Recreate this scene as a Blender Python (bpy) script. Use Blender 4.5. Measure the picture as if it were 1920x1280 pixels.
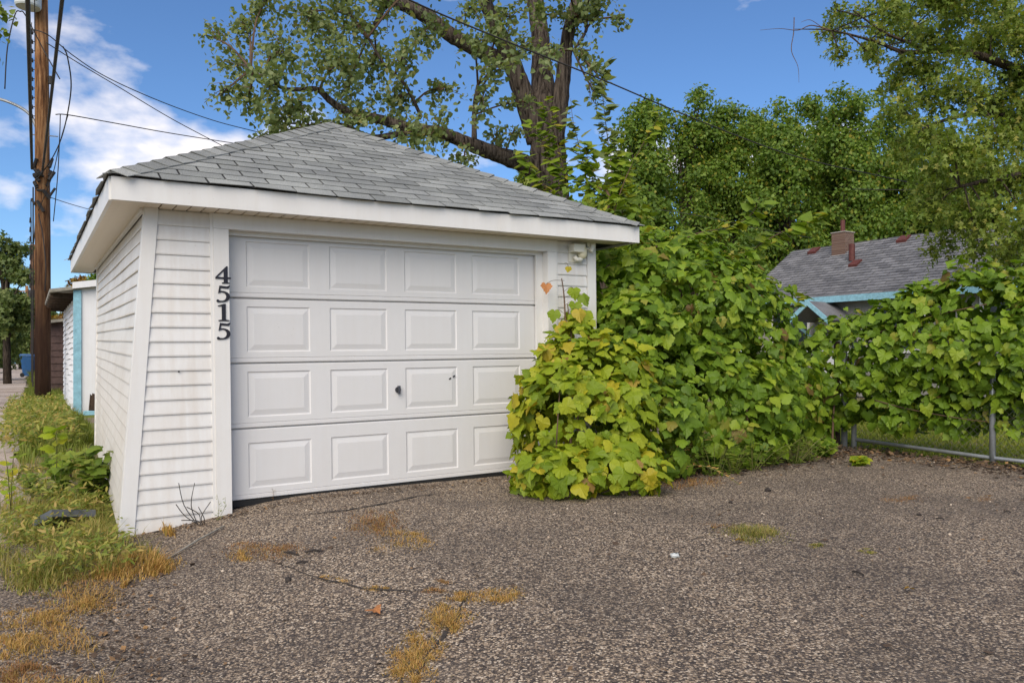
import bpy, math, random
import numpy as np
from mathutils import Vector, Matrix

for o in list(bpy.data.objects):
    bpy.data.objects.remove(o, do_unlink=True)
scene = bpy.context.scene
C = scene.collection
random.seed(7)
RNG = np.random.default_rng(11)
R = math.radians

# ------------------------------------------------------------------ camera
F = 1459.0
CAM_Z = 1.12
cam_d = bpy.data.cameras.new('camera')
cam = bpy.data.objects.new('camera', cam_d)
C.objects.link(cam)
cam.location = (0, 0, CAM_Z)
cam.rotation_euler = (R(90), 0, 0)
cam_d.sensor_width = 36
cam_d.lens = F / 1920 * 36
cam_d.shift_y = 0.0125
cam_d.clip_start = 0.05
cam_d.clip_end = 2000
scene.camera = cam

# ------------------------------------------------------------------ sky, sun, exposure
SUN_EL, SUN_AZ = R(38), math.atan2(-0.25, -0.97)      # azimuth measured from +Y towards +X
world = bpy.data.worlds.new('World')
scene.world = world
world.use_nodes = True
wt = world.node_tree
wt.nodes.clear()


def wn(t, **kw):
    n = wt.nodes.new(t)
    for k, v in kw.items():
        setattr(n, k, v)
    return n


w_out = wn('ShaderNodeOutputWorld')
w_bg = wn('ShaderNodeBackground')
w_bg.inputs['Strength'].default_value = 0.075
sky = wn('ShaderNodeTexSky', sky_type='NISHITA', sun_disc=False)
sky.sun_elevation = SUN_EL
sky.sun_rotation = SUN_AZ
sky.air_density = 1.0
sky.dust_density = 0.1
sky.ozone_density = 9.0
w_tc = wn('ShaderNodeTexCoord')
w_map = wn('ShaderNodeMapping')
w_map.inputs['Location'].default_value = (17.50, 6.28, 19.15)
w_map.inputs['Scale'].default_value = (1.0, 1.0, 1.9)
w_noise = wn('ShaderNodeTexNoise')
w_noise.inputs['Scale'].default_value = 3.2
w_noise.inputs['Detail'].default_value = 9
w_noise.inputs['Roughness'].default_value = 0.5
w_ramp = wn('ShaderNodeValToRGB')
w_ramp.color_ramp.elements[0].position = 0.528
w_ramp.color_ramp.elements[1].position = 0.605
w_mix = wn('ShaderNodeMixRGB')
w_mix.inputs['Color2'].default_value = (8.4, 7.9, 7.8, 1)
wt.links.new(w_tc.outputs['Generated'], w_map.inputs['Vector'])
wt.links.new(w_map.outputs['Vector'], w_noise.inputs['Vector'])
wt.links.new(w_noise.outputs['Fac'], w_ramp.inputs['Fac'])
wt.links.new(w_ramp.outputs['Color'], w_mix.inputs['Fac'])
wt.links.new(sky.outputs['Color'], w_mix.inputs['Color1'])
wt.links.new(w_mix.outputs['Color'], w_bg.inputs['Color'])
wt.links.new(w_bg.outputs['Background'], w_out.inputs['Surface'])

sun_d = bpy.data.lights.new('sun', 'SUN')
sun_d.energy = 2.3
sun_d.angle = R(55)
sun_d.color = (1.0, 0.895, 0.745)
sun = bpy.data.objects.new('sun', sun_d)
C.objects.link(sun)
_dir = Vector((math.sin(SUN_AZ) * math.cos(SUN_EL), math.cos(SUN_AZ) * math.cos(SUN_EL), math.sin(SUN_EL)))
sun.rotation_euler = _dir.to_track_quat('Z', 'Y').to_euler()
sun.location = _dir * 50

scene.view_settings.view_transform = 'Standard'
scene.view_settings.look = 'None'
scene.view_settings.exposure = 0.95
scene.view_settings.gamma = 1.0

# ------------------------------------------------------------------ frames of reference
P1 = Vector((-2.099, 5.83, 0.0))          # left foot of the garage door
YAW = math.atan2(0.528, 0.849)
E1 = Vector((math.cos(YAW), math.sin(YAW), 0))     # along the garage front
E2 = Vector((-math.sin(YAW), math.cos(YAW), 0))    # along the alley


def W(px, py, Y):
    """a point of the place from its bearing and its distance"""
    return Vector(((px - 960) / F * Y, Y, CAM_Z + (664 - py) / F * Y))


def L(s, d, z=0.0):
    v = P1 + E1 * s + E2 * d
    return Vector((v.x, v.y, z))


def sd(p):
    q = Vector((p[0], p[1], 0)) - Vector((P1.x, P1.y, 0))
    return q.dot(E1), q.dot(E2)


def sstep(a, b, x):
    t = min(1, max(0, (x - a) / (b - a)))
    return t * t * (3 - 2 * t)


def zg(s, d):
    """height of the ground"""
    return -0.16 * (1 - sstep(-0.9, 0.7, s)) * (1 - sstep(0.5, 5.0, d)) + 0.012 * math.sin(s * 1.3 + d * .7) * sstep(0, 2, abs(d + .2))


def on_ground(px, py):
    z = 0.0
    for _ in range(6):
        Y = F * (CAM_Z - z) / (py - 664)
        p = Vector(((px - 960) / F * Y, Y, z))
        z = zg(*sd(p))
    p.z = z
    return p


# ------------------------------------------------------------------ mesh helpers
class MB:
    def __init__(s):
        s.v = []
        s.f = []

    def add(s, vs, fs):
        b = len(s.v)
        s.v += [tuple(v) for v in vs]
        s.f += [tuple(b + i for i in f) for f in fs]
        return s

    def box(s, x0, x1, y0, y1, z0, z1):
        return s.add([(x0, y0, z0), (x1, y0, z0), (x1, y1, z0), (x0, y1, z0), (x0, y0, z1), (x1, y0, z1), (x1, y1, z1), (x0, y1, z1)],
                     [(0, 3, 2, 1), (4, 5, 6, 7), (0, 1, 5, 4), (1, 2, 6, 5), (2, 3, 7, 6), (3, 0, 4, 7)])

    def hexa(s, p):     # 8 corners, bottom ring then top ring
        return s.add(p, [(0, 3, 2, 1), (4, 5, 6, 7), (0, 1, 5, 4), (1, 2, 6, 5), (2, 3, 7, 6), (3, 0, 4, 7)])

    def tube(s, pts, radii, n=6, cap=True, rough=0.0, rng=random):
        pts = [Vector(p) for p in pts]
        if not hasattr(radii, '__len__'):
            radii = [radii] * len(pts)
        rings = []
        up = Vector((0.31, 0.17, 0.93))
        for i, p in enumerate(pts):
            t = (pts[min(i + 1, len(pts) - 1)] - pts[max(i - 1, 0)]).normalized()
            a = t.cross(up)
            if a.length < 0.15:
                a = t.cross(Vector((1, 0.2, 0)))
            a.normalize()
            b = t.cross(a)
            ring = []
            for k in range(n):
                th = 2 * math.pi * k / n
                r = radii[i] * (1 + rough * (rng.random() - .5))
                ring.append(p + (a * math.cos(th) + b * math.sin(th)) * r)
            rings.append(ring)
        vs = [v for r in rings for v in r]
        fs = []
        for i in range(len(pts) - 1):
            for k in range(n):
                k2 = (k + 1) % n
                fs.append((i * n + k, i * n + k2, (i + 1) * n + k2, (i + 1) * n + k))
        if cap:
            fs.append(tuple(range(n - 1, -1, -1)))
            fs.append(tuple((len(pts) - 1) * n + k for k in range(n)))
        return s.add(vs, fs)

    def build(s, name, mat, parent=None, smooth=False):
        me = bpy.data.meshes.new(name)
        me.from_pydata(s.v, [], s.f)
        me.update()
        if smooth:
            me.polygons.foreach_set('use_smooth', [True] * len(me.polygons))
        me.materials.append(mat)
        return link(name, me, parent)


def link(name, me, parent=None):
    o = bpy.data.objects.new(name, me)
    C.objects.link(o)
    if parent is not None:
        o.parent = parent
    return o


def thing(name, label, cat, loc=(0, 0, 0), rot=(0, 0, 0), group=None):
    o = bpy.data.objects.new(name, None)
    o.empty_display_size = 0.2
    C.objects.link(o)
    o.location = loc
    o.rotation_euler = rot
    return tag(o, label, cat, group)


def tag(o, label=None, cat=None, group=None, kind=None):
    if label:
        o['label'] = label
    if cat:
        o['category'] = cat
    if group:
        o['group'] = group
    if kind:
        o['kind'] = kind
    return o


def rel(p, t):
    return Vector(p) - t.location


def spline(pts, n=8):
    """Catmull-Rom through the points"""
    pts = [Vector(p) for p in pts]
    out = []
    for i in range(len(pts) - 1):
        p0, p1, p2, p3 = pts[max(i - 1, 0)], pts[i], pts[i + 1], pts[min(i + 2, len(pts) - 1)]
        for k in range(n):
            t = k / n
            out.append(0.5 * ((2 * p1) + (p2 - p0) * t + (2 * p0 - 5 * p1 + 4 * p2 - p3) * t * t + (3 * p1 - p0 - 3 * p2 + p3) * t ** 3))
    out.append(pts[-1])
    return out


def lerp_list(vals, n):
    out = []
    for i in range(len(vals) - 1):
        for k in range(n):
            out.append(vals[i] + (vals[i + 1] - vals[i]) * k / n)
    out.append(vals[-1])
    return out


# ------------------------------------------------------------------ materials
class NT:
    def __init__(s, name):
        s.m = bpy.data.materials.new(name)
        s.m.use_nodes = True
        s.t = s.m.node_tree
        s.t.nodes.clear()
        s.out = s.n('ShaderNodeOutputMaterial')
        s.tc = s.n('ShaderNodeTexCoord')

    def n(s, typ, **kw):
        nd = s.t.nodes.new(typ)
        for k, v in kw.items():
            if k.startswith('i_'):
                nd.inputs[k[2:].replace('_', ' ')].default_value = v
            else:
                setattr(nd, k, v)
        return nd

    def l(s, a, b):
        s.t.links.new(a, b)

    def coords(s, scale=(1, 1, 1), kind='Object'):
        mp = s.n('ShaderNodeMapping')
        mp.inputs['Scale'].default_value = scale
        s.l(s.tc.outputs[kind], mp.inputs['Vector'])
        return mp.outputs['Vector']

    def noise(s, vec, scale, detail=4, rough=.55):
        nd = s.n('ShaderNodeTexNoise', i_Scale=scale, i_Detail=detail, i_Roughness=rough)
        s.l(vec, nd.inputs['Vector'])
        return nd.outputs['Fac']

    def ramp(s, fac, stops, interp='LINEAR'):
        nd = s.n('ShaderNodeValToRGB')
        cr = nd.color_ramp
        cr.interpolation = interp
        while len(cr.elements) < len(stops):
            cr.elements.new(0.5)
        for e, (p, c) in zip(cr.elements, stops):
            e.position = p
            e.color = (*c, 1) if len(c) == 3 else c
        s.l(fac, nd.inputs['Fac'])
        return nd.outputs['Color']

    def mix(s, fac, a, b, mode='MIX'):
        nd = s.n('ShaderNodeMixRGB', blend_type=mode)
        for sock, v in ((nd.inputs['Fac'], fac), (nd.inputs['Color1'], a), (nd.inputs['Color2'], b)):
            if hasattr(v, 'is_linked'):
                s.l(v, sock)
            elif isinstance(v, (int, float)):
                sock.default_value = v
            else:
                sock.default_value = (*v, 1)
        return nd.outputs['Color']

    def bump(s, h, strength=.3, dist=.01):
        nd = s.n('ShaderNodeBump', i_Strength=strength, i_Distance=dist)
        s.l(h, nd.inputs['Height'])
        return nd.outputs['Normal']

    def finish(s, col, rough=.6, normal=None, metal=0.0, spec=.4):
        b = s.n('ShaderNodeBsdfPrincipled')
        if hasattr(col, 'is_linked'):
            s.l(col, b.inputs['Base Color'])
        else:
            b.inputs['Base Color'].default_value = (*col, 1)
        if hasattr(rough, 'is_linked'):
            s.l(rough, b.inputs['Roughness'])
        else:
            b.inputs['Roughness'].default_value = rough
        b.inputs['Metallic'].default_value = metal
        b.inputs['Specular IOR Level'].default_value = spec
        if normal is not None:
            s.l(normal, b.inputs['Normal'])
        s.l(b.outputs['BSDF'], s.out.inputs['Surface'])
        return s.m


def m_plain(name, col, rough=.6, var=.15, scale=6, metal=0.0, bump=.15):
    t = NT(name)
    v = t.coords()
    a = t.noise(v, scale, 6, .65)
    c = t.ramp(a, [(.3, [x * (1 - var) for x in col]), (.7, [min(1, x * (1 + var)) for x in col])])
    return t.finish(c, rough, t.bump(t.noise(v, scale * 12, 3), bump, .004), metal)


def m_white(name, col, grime, amount, rough=.42):
    """painted or vinyl white with blotches and vertical streaks of grime"""
    t = NT(name)
    v = t.coords()
    a = t.noise(v, 2.2, 7, .62)
    st = t.noise(t.coords((9, 9, .7)), 2.4, 5, .6)
    f = t.mix(.5, a, st)
    g = t.ramp(f, [(.42, (0, 0, 0)), (.72, (amount,) * 3)])
    c = t.mix(g, col, grime)
    sp = t.ramp(t.noise(v, 55, 2, .5), [(.72, (0, 0, 0)), (.80, (.25,) * 3)])
    c = t.mix(sp, c, [x * .55 for x in grime])
    return t.finish(c, rough, t.bump(t.mix(.12, t.noise(v, 3.1, 2), t.noise(v, 90, 3)), .5, .006))


def m_leaf(name, stops, transl=.3, rough=.52):
    t = NT(name)
    oi = t.n('ShaderNodeObjectInfo')
    ge = t.n('ShaderNodeNewGeometry')
    add = t.n('ShaderNodeMath', operation='ADD')
    t.l(oi.outputs['Random'], add.inputs[0])
    t.l(ge.outputs['Random Per Island'], add.inputs[1])
    fr = t.n('ShaderNodeMath', operation='FRACT')
    t.l(add.outputs[0], fr.inputs[0])
    c = t.ramp(fr.outputs[0], stops)
    nz = t.noise(t.coords((1, 1, 1), 'Object'), 14, 3)
    c = t.mix(.35, c, t.ramp(nz, [(.3, (.45, .45, .45)), (.7, (1, 1, 1))]), 'MULTIPLY')
    b = t.n('ShaderNodeBsdfPrincipled')
    t.l(c, b.inputs['Base Color'])
    b.inputs['Roughness'].default_value = rough
    b.inputs['Specular IOR Level'].default_value = .35
    tr = t.n('ShaderNodeBsdfTranslucent')
    t.l(t.mix(1.0, c, (1.0, 1.0, .45), 'MULTIPLY'), tr.inputs['Color'])
    mx = t.n('ShaderNodeMixShader')
    mx.inputs[0].default_value = transl
    t.l(b.outputs[0], mx.inputs[1])
    t.l(tr.outputs[0], mx.inputs[2])
    t.l(mx.outputs[0], t.out.inputs['Surface'])
    return t.m


def m_bark(name, dark, light, sc=1.0, zs=.16):
    t = NT(name)
    v = t.coords((sc * 9, sc * 9, sc * 9 * zs))
    a = t.noise(v, 1.6, 8, .65)
    c = t.ramp(a, [(.36, dark), (.62, light)])
    return t.finish(c, .9, t.bump(a, 1.0, .09), spec=.1)


def m_asphalt():
    t = NT('aggregate_asphalt')
    v = t.coords()
    vo = t.n('ShaderNodeTexVoronoi', i_Scale=112.0)
    t.l(v, vo.inputs['Vector'])
    sep = t.n('ShaderNodeSeparateColor')
    t.l(vo.outputs['Color'], sep.inputs['Color'])
    peb = t.ramp(sep.outputs['Red'], [(0, (.050, .043, .040)), (.32, (.100, .082, .072)), (.52, (.185, .145, .115)), (.68, (.31, .24, .17)), (.84, (.50, .39, .275)), (.96, (.68, .58, .455))])
    vb = t.n('ShaderNodeTexVoronoi', i_Scale=52.0)
    t.l(v, vb.inputs['Vector'])
    sb_ = t.n('ShaderNodeSeparateColor')
    t.l(vb.outputs['Color'], sb_.inputs['Color'])
    chip = t.mix(1.0, t.ramp(sb_.outputs['Green'], [(.84, (0, 0, 0)), (.88, (.6,) * 3)]), t.ramp(vb.outputs['Distance'], [(.40, (1, 1, 1)), (.52, (0, 0, 0))]), 'MULTIPLY')
    peb = t.mix(chip, peb, t.ramp(sb_.outputs['Red'], [(0, (.10, .08, .07)), (.5, (.36, .27, .19)), (1, (.60, .49, .37))]))
    gap = t.ramp(vo.outputs['Distance'], [(.42, (1, 1, 1)), (.80, (.45, .42, .40))])
    c = t.mix(1.0, peb, gap, 'MULTIPLY')
    fine = t.noise(v, 260, 2, .6)
    c = t.mix(.6, c, t.ramp(fine, [(.3, (.5, .5, .5)), (.7, (1.4, 1.35, 1.3))]), 'MULTIPLY')
    big = t.noise(v, .8, 7, .65)
    c = t.mix(t.ramp(big, [(.45, (0, 0, 0)), (.60, (.42,) * 3)]), c, (.070, .057, .049))
    c = t.mix(t.ramp(t.noise(t.coords((.5, 1.6, 1)), 1.7, 6, .7), [(.58, (0, 0, 0)), (.74, (.30,) * 3)]), c, (.20, .155, .125))
    mid = t.noise(v, 4.5, 5, .6)
    c = t.mix(t.ramp(mid, [(.56, (0, 0, 0)), (.75, (.30,) * 3)]), c, (.27, .215, .17))
    hb = t.mix(.5, t.ramp(vo.outputs['Distance'], [(0, (1, 1, 1)), (.8, (0, 0, 0))]), fine)
    return t.finish(c, .85, t.bump(hb, .7, .012), spec=.25)


def m_ground():
    t = NT('soil_and_turf')
    v = t.coords()
    a = t.noise(v, .55, 6, .6)
    f = t.noise(v, 24, 5, .7)
    soil = t.ramp(f, [(.3, (.14, .105, .08)), (.7, (.34, .27, .21))])
    turf = t.ramp(f, [(.3, (.09, .11, .022)), (.7, (.24, .26, .06))])
    c = t.mix(t.ramp(a, [(.40, (1, 1, 1)), (.56, (0, 0, 0))]), turf, soil)
    return t.finish(c, .95, t.bump(f, .8, .03), spec=.1)


def m_alley():
    t = NT('worn_alley_paving')
    v = t.coords()
    a = t.noise(v, .7, 7, .65)
    f = t.noise(v, 40, 4, .7)
    c = t.ramp(a, [(.35, (.30, .25, .215)), (.5, (.45, .39, .345)), (.66, (.56, .51, .47))])
    c = t.mix(.6, c, t.ramp(f, [(.3, (.55, .53, .52)), (.7, (1.2, 1.2, 1.2))]), 'MULTIPLY')
    g = t.noise(v, 120, 3, .8)
    c = t.mix(.8, c, t.ramp(g, [(.35, (.45, .43, .42)), (.65, (1.45, 1.4, 1.35))]), 'MULTIPLY')
    return t.finish(c, .95, t.bump(t.mix(.5, f, g), .6, .015), spec=.15)


def m_shingle(name, dark, light):
    t = NT(name)
    v = t.coords()
    oi = t.n('ShaderNodeObjectInfo')
    ge = t.n('ShaderNodeNewGeometry')
    add = t.n('ShaderNodeMath', operation='ADD')
    t.l(oi.outputs['Random'], add.inputs[0])
    t.l(ge.outputs['Random Per Island'], add.inputs[1])
    fr = t.n('ShaderNodeMath', operation='FRACT')
    t.l(add.outputs[0], fr.inputs[0])
    base = t.ramp(fr.outputs[0], [(0, dark), (1, light)])
    gr = t.noise(v, 170, 3, .8)
    c = t.mix(.85, base, t.ramp(gr, [(.32, (.45, .45, .46)), (.68, (1.45, 1.45, 1.45))]), 'MULTIPLY')
    bl = t.noise(v, 2.3, 5, .6)
    c = t.mix(.5, c, t.ramp(bl, [(.35, (.62, .63, .66)), (.65, (1.15, 1.15, 1.13))]), 'MULTIPLY')
    return t.finish(c, .92, t.bump(gr, .5, .004), spec=.2)


def m_pole():
    t = NT('creosoted_pole_wood')
    v = t.coords((14, 14, .9))
    a = t.noise(v, 1.5, 8, .68)
    c = t.ramp(a, [(.33, (.045, .022, .012)), (.47, (.19, .085, .035)), (.62, (.40, .22, .10))])
    sep = t.n('ShaderNodeSeparateXYZ')
    t.l(t.tc.outputs['Object'], sep.inputs[0])
    nz = t.noise(t.coords((3, 3, .6)), 1.5, 5)
    ad = t.n('ShaderNodeMath', operation='MULTIPLY_ADD')
    t.l(nz, ad.inputs[0])
    ad.inputs[1].default_value = 3.0
    t.l(sep.outputs['Z'], ad.inputs[2])
    st = t.ramp(ad.outputs[0], [(0, (1, 1, 1)), (.999, (0, 0, 0))])
    dv = t.n('ShaderNodeMath', operation='DIVIDE')
    t.l(ad.outputs[0], dv.inputs[0])
    dv.inputs[1].default_value = 8.0
    st = t.ramp(dv.outputs[0], [(.38, (.9,) * 3), (.88, (0, 0, 0))])
    c = t.mix(st, c, (.030, .016, .012))         # creosote bleeding down the butt of the pole
    return t.finish(c, .85, t.bump(a, .7, .02), spec=.2)


def m_brick():
    t = NT('chimney_brick')
    b = t.n('ShaderNodeTexBrick', i_Scale=5.0)
    b.inputs['Color1'].default_value = (.115, .062, .045, 1)
    b.inputs['Color2'].default_value = (.165, .10, .07, 1)
    b.inputs['Mortar'].default_value = (.20, .17, .14, 1)
    mp = t.n('ShaderNodeMapping')
    mp.inputs['Rotation'].default_value = (R(90), 0, 0)
    t.l(t.tc.outputs['Object'], mp.inputs['Vector'])
    t.l(mp.outputs['Vector'], b.inputs['Vector'])
    return t.finish(b.outputs['Color'], .9)


M = {}
M['asphalt'] = m_asphalt()
M['ground'] = m_ground()
M['alley'] = m_alley()
M['vinyl'] = m_white('white_vinyl_siding', (.665, .655, .635), (.47, .39, .30), .45)
M['vinyl_side'] = m_white('grimy_vinyl_siding', (.66, .63, .58), (.42, .345, .255), .6)
M['trim'] = m_white('white_trim', (.68, .67, .65), (.52, .46, .38), .25)
M['soffit'] = m_white('white_soffit', (.72, .64, .52), (.50, .41, .30), .4)
M['door'] = m_white('white_door_steel', (.625, .618, .612), (.54, .50, .45), .2, .36)
M['shingle'] = m_shingle('grey_asphalt_shingle', (.20, .207, .198), (.31, .318, .304))
M['shingle_house'] = m_shingle('grey_house_shingle', (.135, .135, .142), (.215, .213, .222))
M['deck'] = m_plain('roof_felt', (.018, .018, .019), .95)
M['rubber'] = m_plain('black_rubber', (.012, .012, .012), .7)
M['number'] = m_plain('dark_number_metal', (.014, .013, .020), .45)
M['steel'] = m_plain('galvanised_steel', (.36, .38, .40), .5, .25, 9, .6)
M['oldsteel'] = m_plain('weathered_fence_wire', (.13, .125, .11), .7, .3, 9)
M['darksteel'] = m_plain('worn_dark_steel', (.10, .10, .11), .4, .3, 30, .7)
M['wire'] = m_plain('weathered_cable', (.030, .026, .024), .7)
M['lampwhite'] = m_plain('aged_white_plastic', (.70, .68, .60), .45, .06)
M['sensor'] = m_plain('yellowed_plastic', (.62, .58, .42), .4, .08)
M['glass'] = m_plain('dark_window_glass', (.03, .04, .045), .08, .2, 2)
M['hole'] = m_plain('dark_hole', (.01, .01, .01), .9)
M['pole'] = m_pole()
M['transformer'] = m_plain('transformer_paint', (.55, .58, .57), .4, .08)
M['concrete'] = m_plain('old_concrete', (.33, .30, .27), .95, .25, 7)
M['bluepaint'] = m_plain('peeling_light_blue_paint', (.25, .47, .56), .6, .22, 11)
M['whiteboard'] = m_white('white_painted_board', (.76, .76, .77), (.55, .50, .46), .25, .6)
M['brownwood'] = m_plain('brown_painted_lap_siding', (.085, .052, .045), .85, .3, 6)
M['rotwood'] = m_plain('rotten_wood', (.055, .035, .022), .95, .4, 20)
M['greywood'] = m_plain('weathered_grey_wood', (.26, .24, .20), .9, .3, 9)
M['stucco'] = m_plain('grey_tan_stucco', (.27, .255, .225), .9, .1, 8)
M['redmetal'] = m_plain('dark_red_vent_metal', (.10, .028, .022), .6, .2)
M['brick'] = m_brick()
M['binblue'] = m_plain('blue_bin_plastic', (.02, .10, .26), .5)
M['tray'] = m_plain('charcoal_plastic', (.10, .11, .12), .45, .2)
M['bark'] = m_bark('cottonwood_bark', (.016, .012, .010), (.17, .135, .11), 1.7, .10)
M['barkdark'] = m_bark('dark_bark', (.030, .024, .018), (.11, .085, .065), 1.6)
M['twig'] = m_plain('brown_twig', (.10, .060, .035), .8, .3, 30)
M['greenstem'] = m_plain('green_stem', (.17, .17, .05), .6, .3, 20)
M['paper'] = m_plain('crumpled_paper', (.50, .52, .50), .8)
M['clod'] = m_plain('dark_clod', (.035, .028, .024), .95, .4, 30)

M['vine_front'] = m_leaf('grape_leaf_yellowing', [(0, (.18, .27, .016)), (.35, (.27, .365, .020)), (.7, (.37, .44, .026)), (.92, (.48, .47, .03)), (.975, (.50, .42, .03)), (1, (.34, .20, .06))], .45)
M['vine_main'] = m_leaf('grape_leaf_green', [(0, (.105, .19, .015)), (.4, (.165, .275, .020)), (.75, (.245, .37, .027)), (.95, (.34, .43, .036)), (.985, (.34, .33, .05)), (1, (.22, .13, .05))], .45)
M['vine_top'] = m_leaf('young_leaf_yellow_green', [(0, (.15, .24, .022)), (.5, (.22, .32, .028)), (.9, (.31, .38, .032)), (1, (.44, .37, .04))], .45)
M['vine_yellow'] = m_leaf('grape_leaf_yellow', [(0, (.45, .36, .03)), (1, (.52, .40, .05))], .35)
M['vine_rust'] = m_leaf('grape_leaf_rust', [(0, (.45, .16, .05)), (1, (.50, .22, .08))], .25)
M['cotton'] = m_leaf('cottonwood_leaf', [(0, (.15, .205, .07)), (.5, (.23, .295, .11)), (.9, (.32, .375, .17)), (1, (.38, .35, .12))], .5)
M['linden'] = m_leaf('linden_leaf', [(0, (.095, .175, .022)), (.5, (.155, .255, .032)), (.9, (.23, .32, .045)), (1, (.38, .33, .04))], .45)
M['maple'] = m_leaf('maple_leaf', [(0, (.13, .20, .028)), (.5, (.21, .285, .042)), (.9, (.30, .35, .065)), (1, (.38, .35, .08))], .48)
M['fartree'] = m_leaf('far_leaf', [(0, (.11, .165, .045)), (.6, (.18, .24, .07)), (1, (.26, .30, .10))], .45)
M['autumn'] = m_leaf('autumn_leaf', [(0, (.20, .15, .02)), (.5, (.33, .20, .03)), (1, (.36, .15, .03))], .3)
M['weed'] = m_leaf('weed_leaf', [(0, (.11, .18, .02)), (.6, (.19, .27, .03)), (1, (.29, .33, .05))], .42)
M['weedmix'] = m_leaf('yellowing_weed_leaf', [(0, (.15, .21, .03)), (.4, (.26, .30, .05)), (.7, (.38, .36, .07)), (1, (.50, .36, .12))], .4)
M['grass'] = m_leaf('mixed_grass', [(0, (.15, .19, .03)), (.35, (.25, .27, .05)), (.65, (.40, .34, .10)), (1, (.54, .40, .15))], .4, .6)
M['grass_green'] = m_leaf('green_grass', [(0, (.13, .18, .022)), (.6, (.21, .26, .035)), (1, (.32, .32, .08))], .4, .6)
M['lawn'] = m_leaf('lawn_grass', [(0, (.20, .26, .035)), (.6, (.31, .37, .05)), (1, (.45, .42, .11))], .5, .7)
M['grass_dry'] = m_leaf('dry_grass', [(0, (.30, .24, .05)), (.35, (.50, .31, .085)), (.75, (.60, .37, .12)), (1, (.46, .22, .075))], .3, .6)
M['grass_red'] = m_leaf('red_dry_grass', [(0, (.30, .14, .055)), (.5, (.40, .21, .085)), (.8, (.38, .28, .09)), (1, (.32, .12, .07))], .3, .6)

# ------------------------------------------------------------------ leaf clouds
_grape_half = [(.10, -.10), (.27, -.13), (.42, -.02), (.47, .14), (.55, .27), (.47, .40), (.42, .55), (.29, .60), (.25, .75), (.12, .84)]
_go = [(0, .02)] + _grape_half + [(0, 1.02)] + [(-x, y) for x, y in reversed(_grape_half)]


def _curl(x, y, fold, droop):
    return (x, y, -fold * abs(x) - droop * (y - .3) ** 2)


def T_grape(fold=.25, droop=.25, wob=.0, seed=0):
    r = random.Random(seed)
    vs = [(0, .33, .03)] + [(x * (1 + r.uniform(-.1, .1)), y + r.uniform(-.03, .03), _curl(x, y, fold, droop)[2] + r.uniform(-wob, wob)) for x, y in _go]
    n = len(_go)
    return np.array(vs, float), [(0, 1 + i, 1 + (i + 1) % n) for i in range(n)]


GRAPE = [T_grape(.18, .30, .03, 1), T_grape(-.22, .35, .05, 2), T_grape(.40, .2, .05, 3), T_grape(.05, .55, .06, 4)]
T_DELT = (np.array([(0, 0, 0), (.42, .12, -.08), (.36, .5, -.08), (0, 1, -.10), (-.36, .5, -.08), (-.42, .12, -.08), (0, .4, .03)], float),
          [(6, 0, 1), (6, 1, 2), (6, 2, 3), (6, 3, 4), (6, 4, 5), (6, 5, 0)])
T_OVAL = (np.array([(0, 0, 0), (.26, .3, -.05), (.22, .65, -.06), (0, 1, -.12), (-.22, .65, -.06), (-.26, .3, -.05)], float),
          [(0, 1, 2, 3), (0, 3, 4, 5)])
T_DIAM = (np.array([(0, 0, 0), (.36, .45, -.08), (0, 1, -.06), (-.36, .45, -.08)], float), [(0, 1, 2), (0, 2, 3)])
T_LONG = (np.array([(0, 0, 0), (.13, .35, -.02), (.10, .7, -.05), (0, 1, -.12), (-.10, .7, -.05), (-.13, .35, -.02)], float),
          [(0, 1, 2, 3), (0, 3, 4, 5)])
T_SPRAY = (np.array([(0, 0, 0), (.34, .40, -.08), (.05, .52, .0), (.30, .95, -.1), (0, .85, -.02), (-.28, 1.0, -.1), (-.05, .52, 0), (-.36, .42, -.06)], float),
           [(0, 1, 2), (2, 3, 4), (4, 5, 6), (6, 7, 0), (0, 2, 4, 6)])


def unit(a):
    return a / np.maximum(np.linalg.norm(a, axis=-1, keepdims=True), 1e-9)


def bases(Nn, Tt):
    n = unit(Nn)
    t = unit(Tt - n * np.sum(Tt * n, axis=1, keepdims=True) + 1e-6)
    s = np.cross(t, n)
    return s, t, n


def np_mesh(name, verts, faces_list, mat, parent=None, smooth=False):
    """verts (n,3); faces_list: list of (m,k) index arrays"""
    me = bpy.data.meshes.new(name)
    me.vertices.add(len(verts))
    me.vertices.foreach_set('co', np.asarray(verts, np.float32).ravel())
    loops = np.concatenate([f.ravel() for f in faces_list]).astype(np.int32)
    tot = np.concatenate([np.full(len(f), f.shape[1], np.int32) for f in faces_list])
    start = np.concatenate([[0], np.cumsum(tot)[:-1]]).astype(np.int32)
    me.loops.add(len(loops))
    me.loops.foreach_set('vertex_index', loops)
    me.polygons.add(len(tot))
    me.polygons.foreach_set('loop_start', start)
    me.polygons.foreach_set('loop_total', tot)
    if smooth:
        me.polygons.foreach_set('use_smooth', np.ones(len(tot), bool))
    me.update(calc_edges=True)
    me.validate()
    me.materials.append(mat)
    return link(name, me, parent)


def cloud(name, P, Nn, Tt, size, tmpl, mat, parent=None, smooth=False):
    tv, tf = tmpl
    s, t, n = bases(Nn, Tt)
    V = P[:, None, :] + size[:, None, None] * (tv[None, :, 0:1] * s[:, None, :] + tv[None, :, 1:2] * t[:, None, :] + tv[None, :, 2:3] * n[:, None, :])
    k = len(tv)
    off = (np.arange(len(P)) * k)[:, None]
    by = {}
    for f in tf:
        by.setdefault(len(f), []).append(f)
    fl = []
    for q, fs in by.items():
        fa = np.array(fs)
        fl.append((off[:, :, None] + fa[None]).reshape(-1, q))
    return np_mesh(name, V.reshape(-1, 3), fl, mat, parent, smooth)


def rdir(n):
    return unit(RNG.normal(size=(n, 3)))


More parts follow.
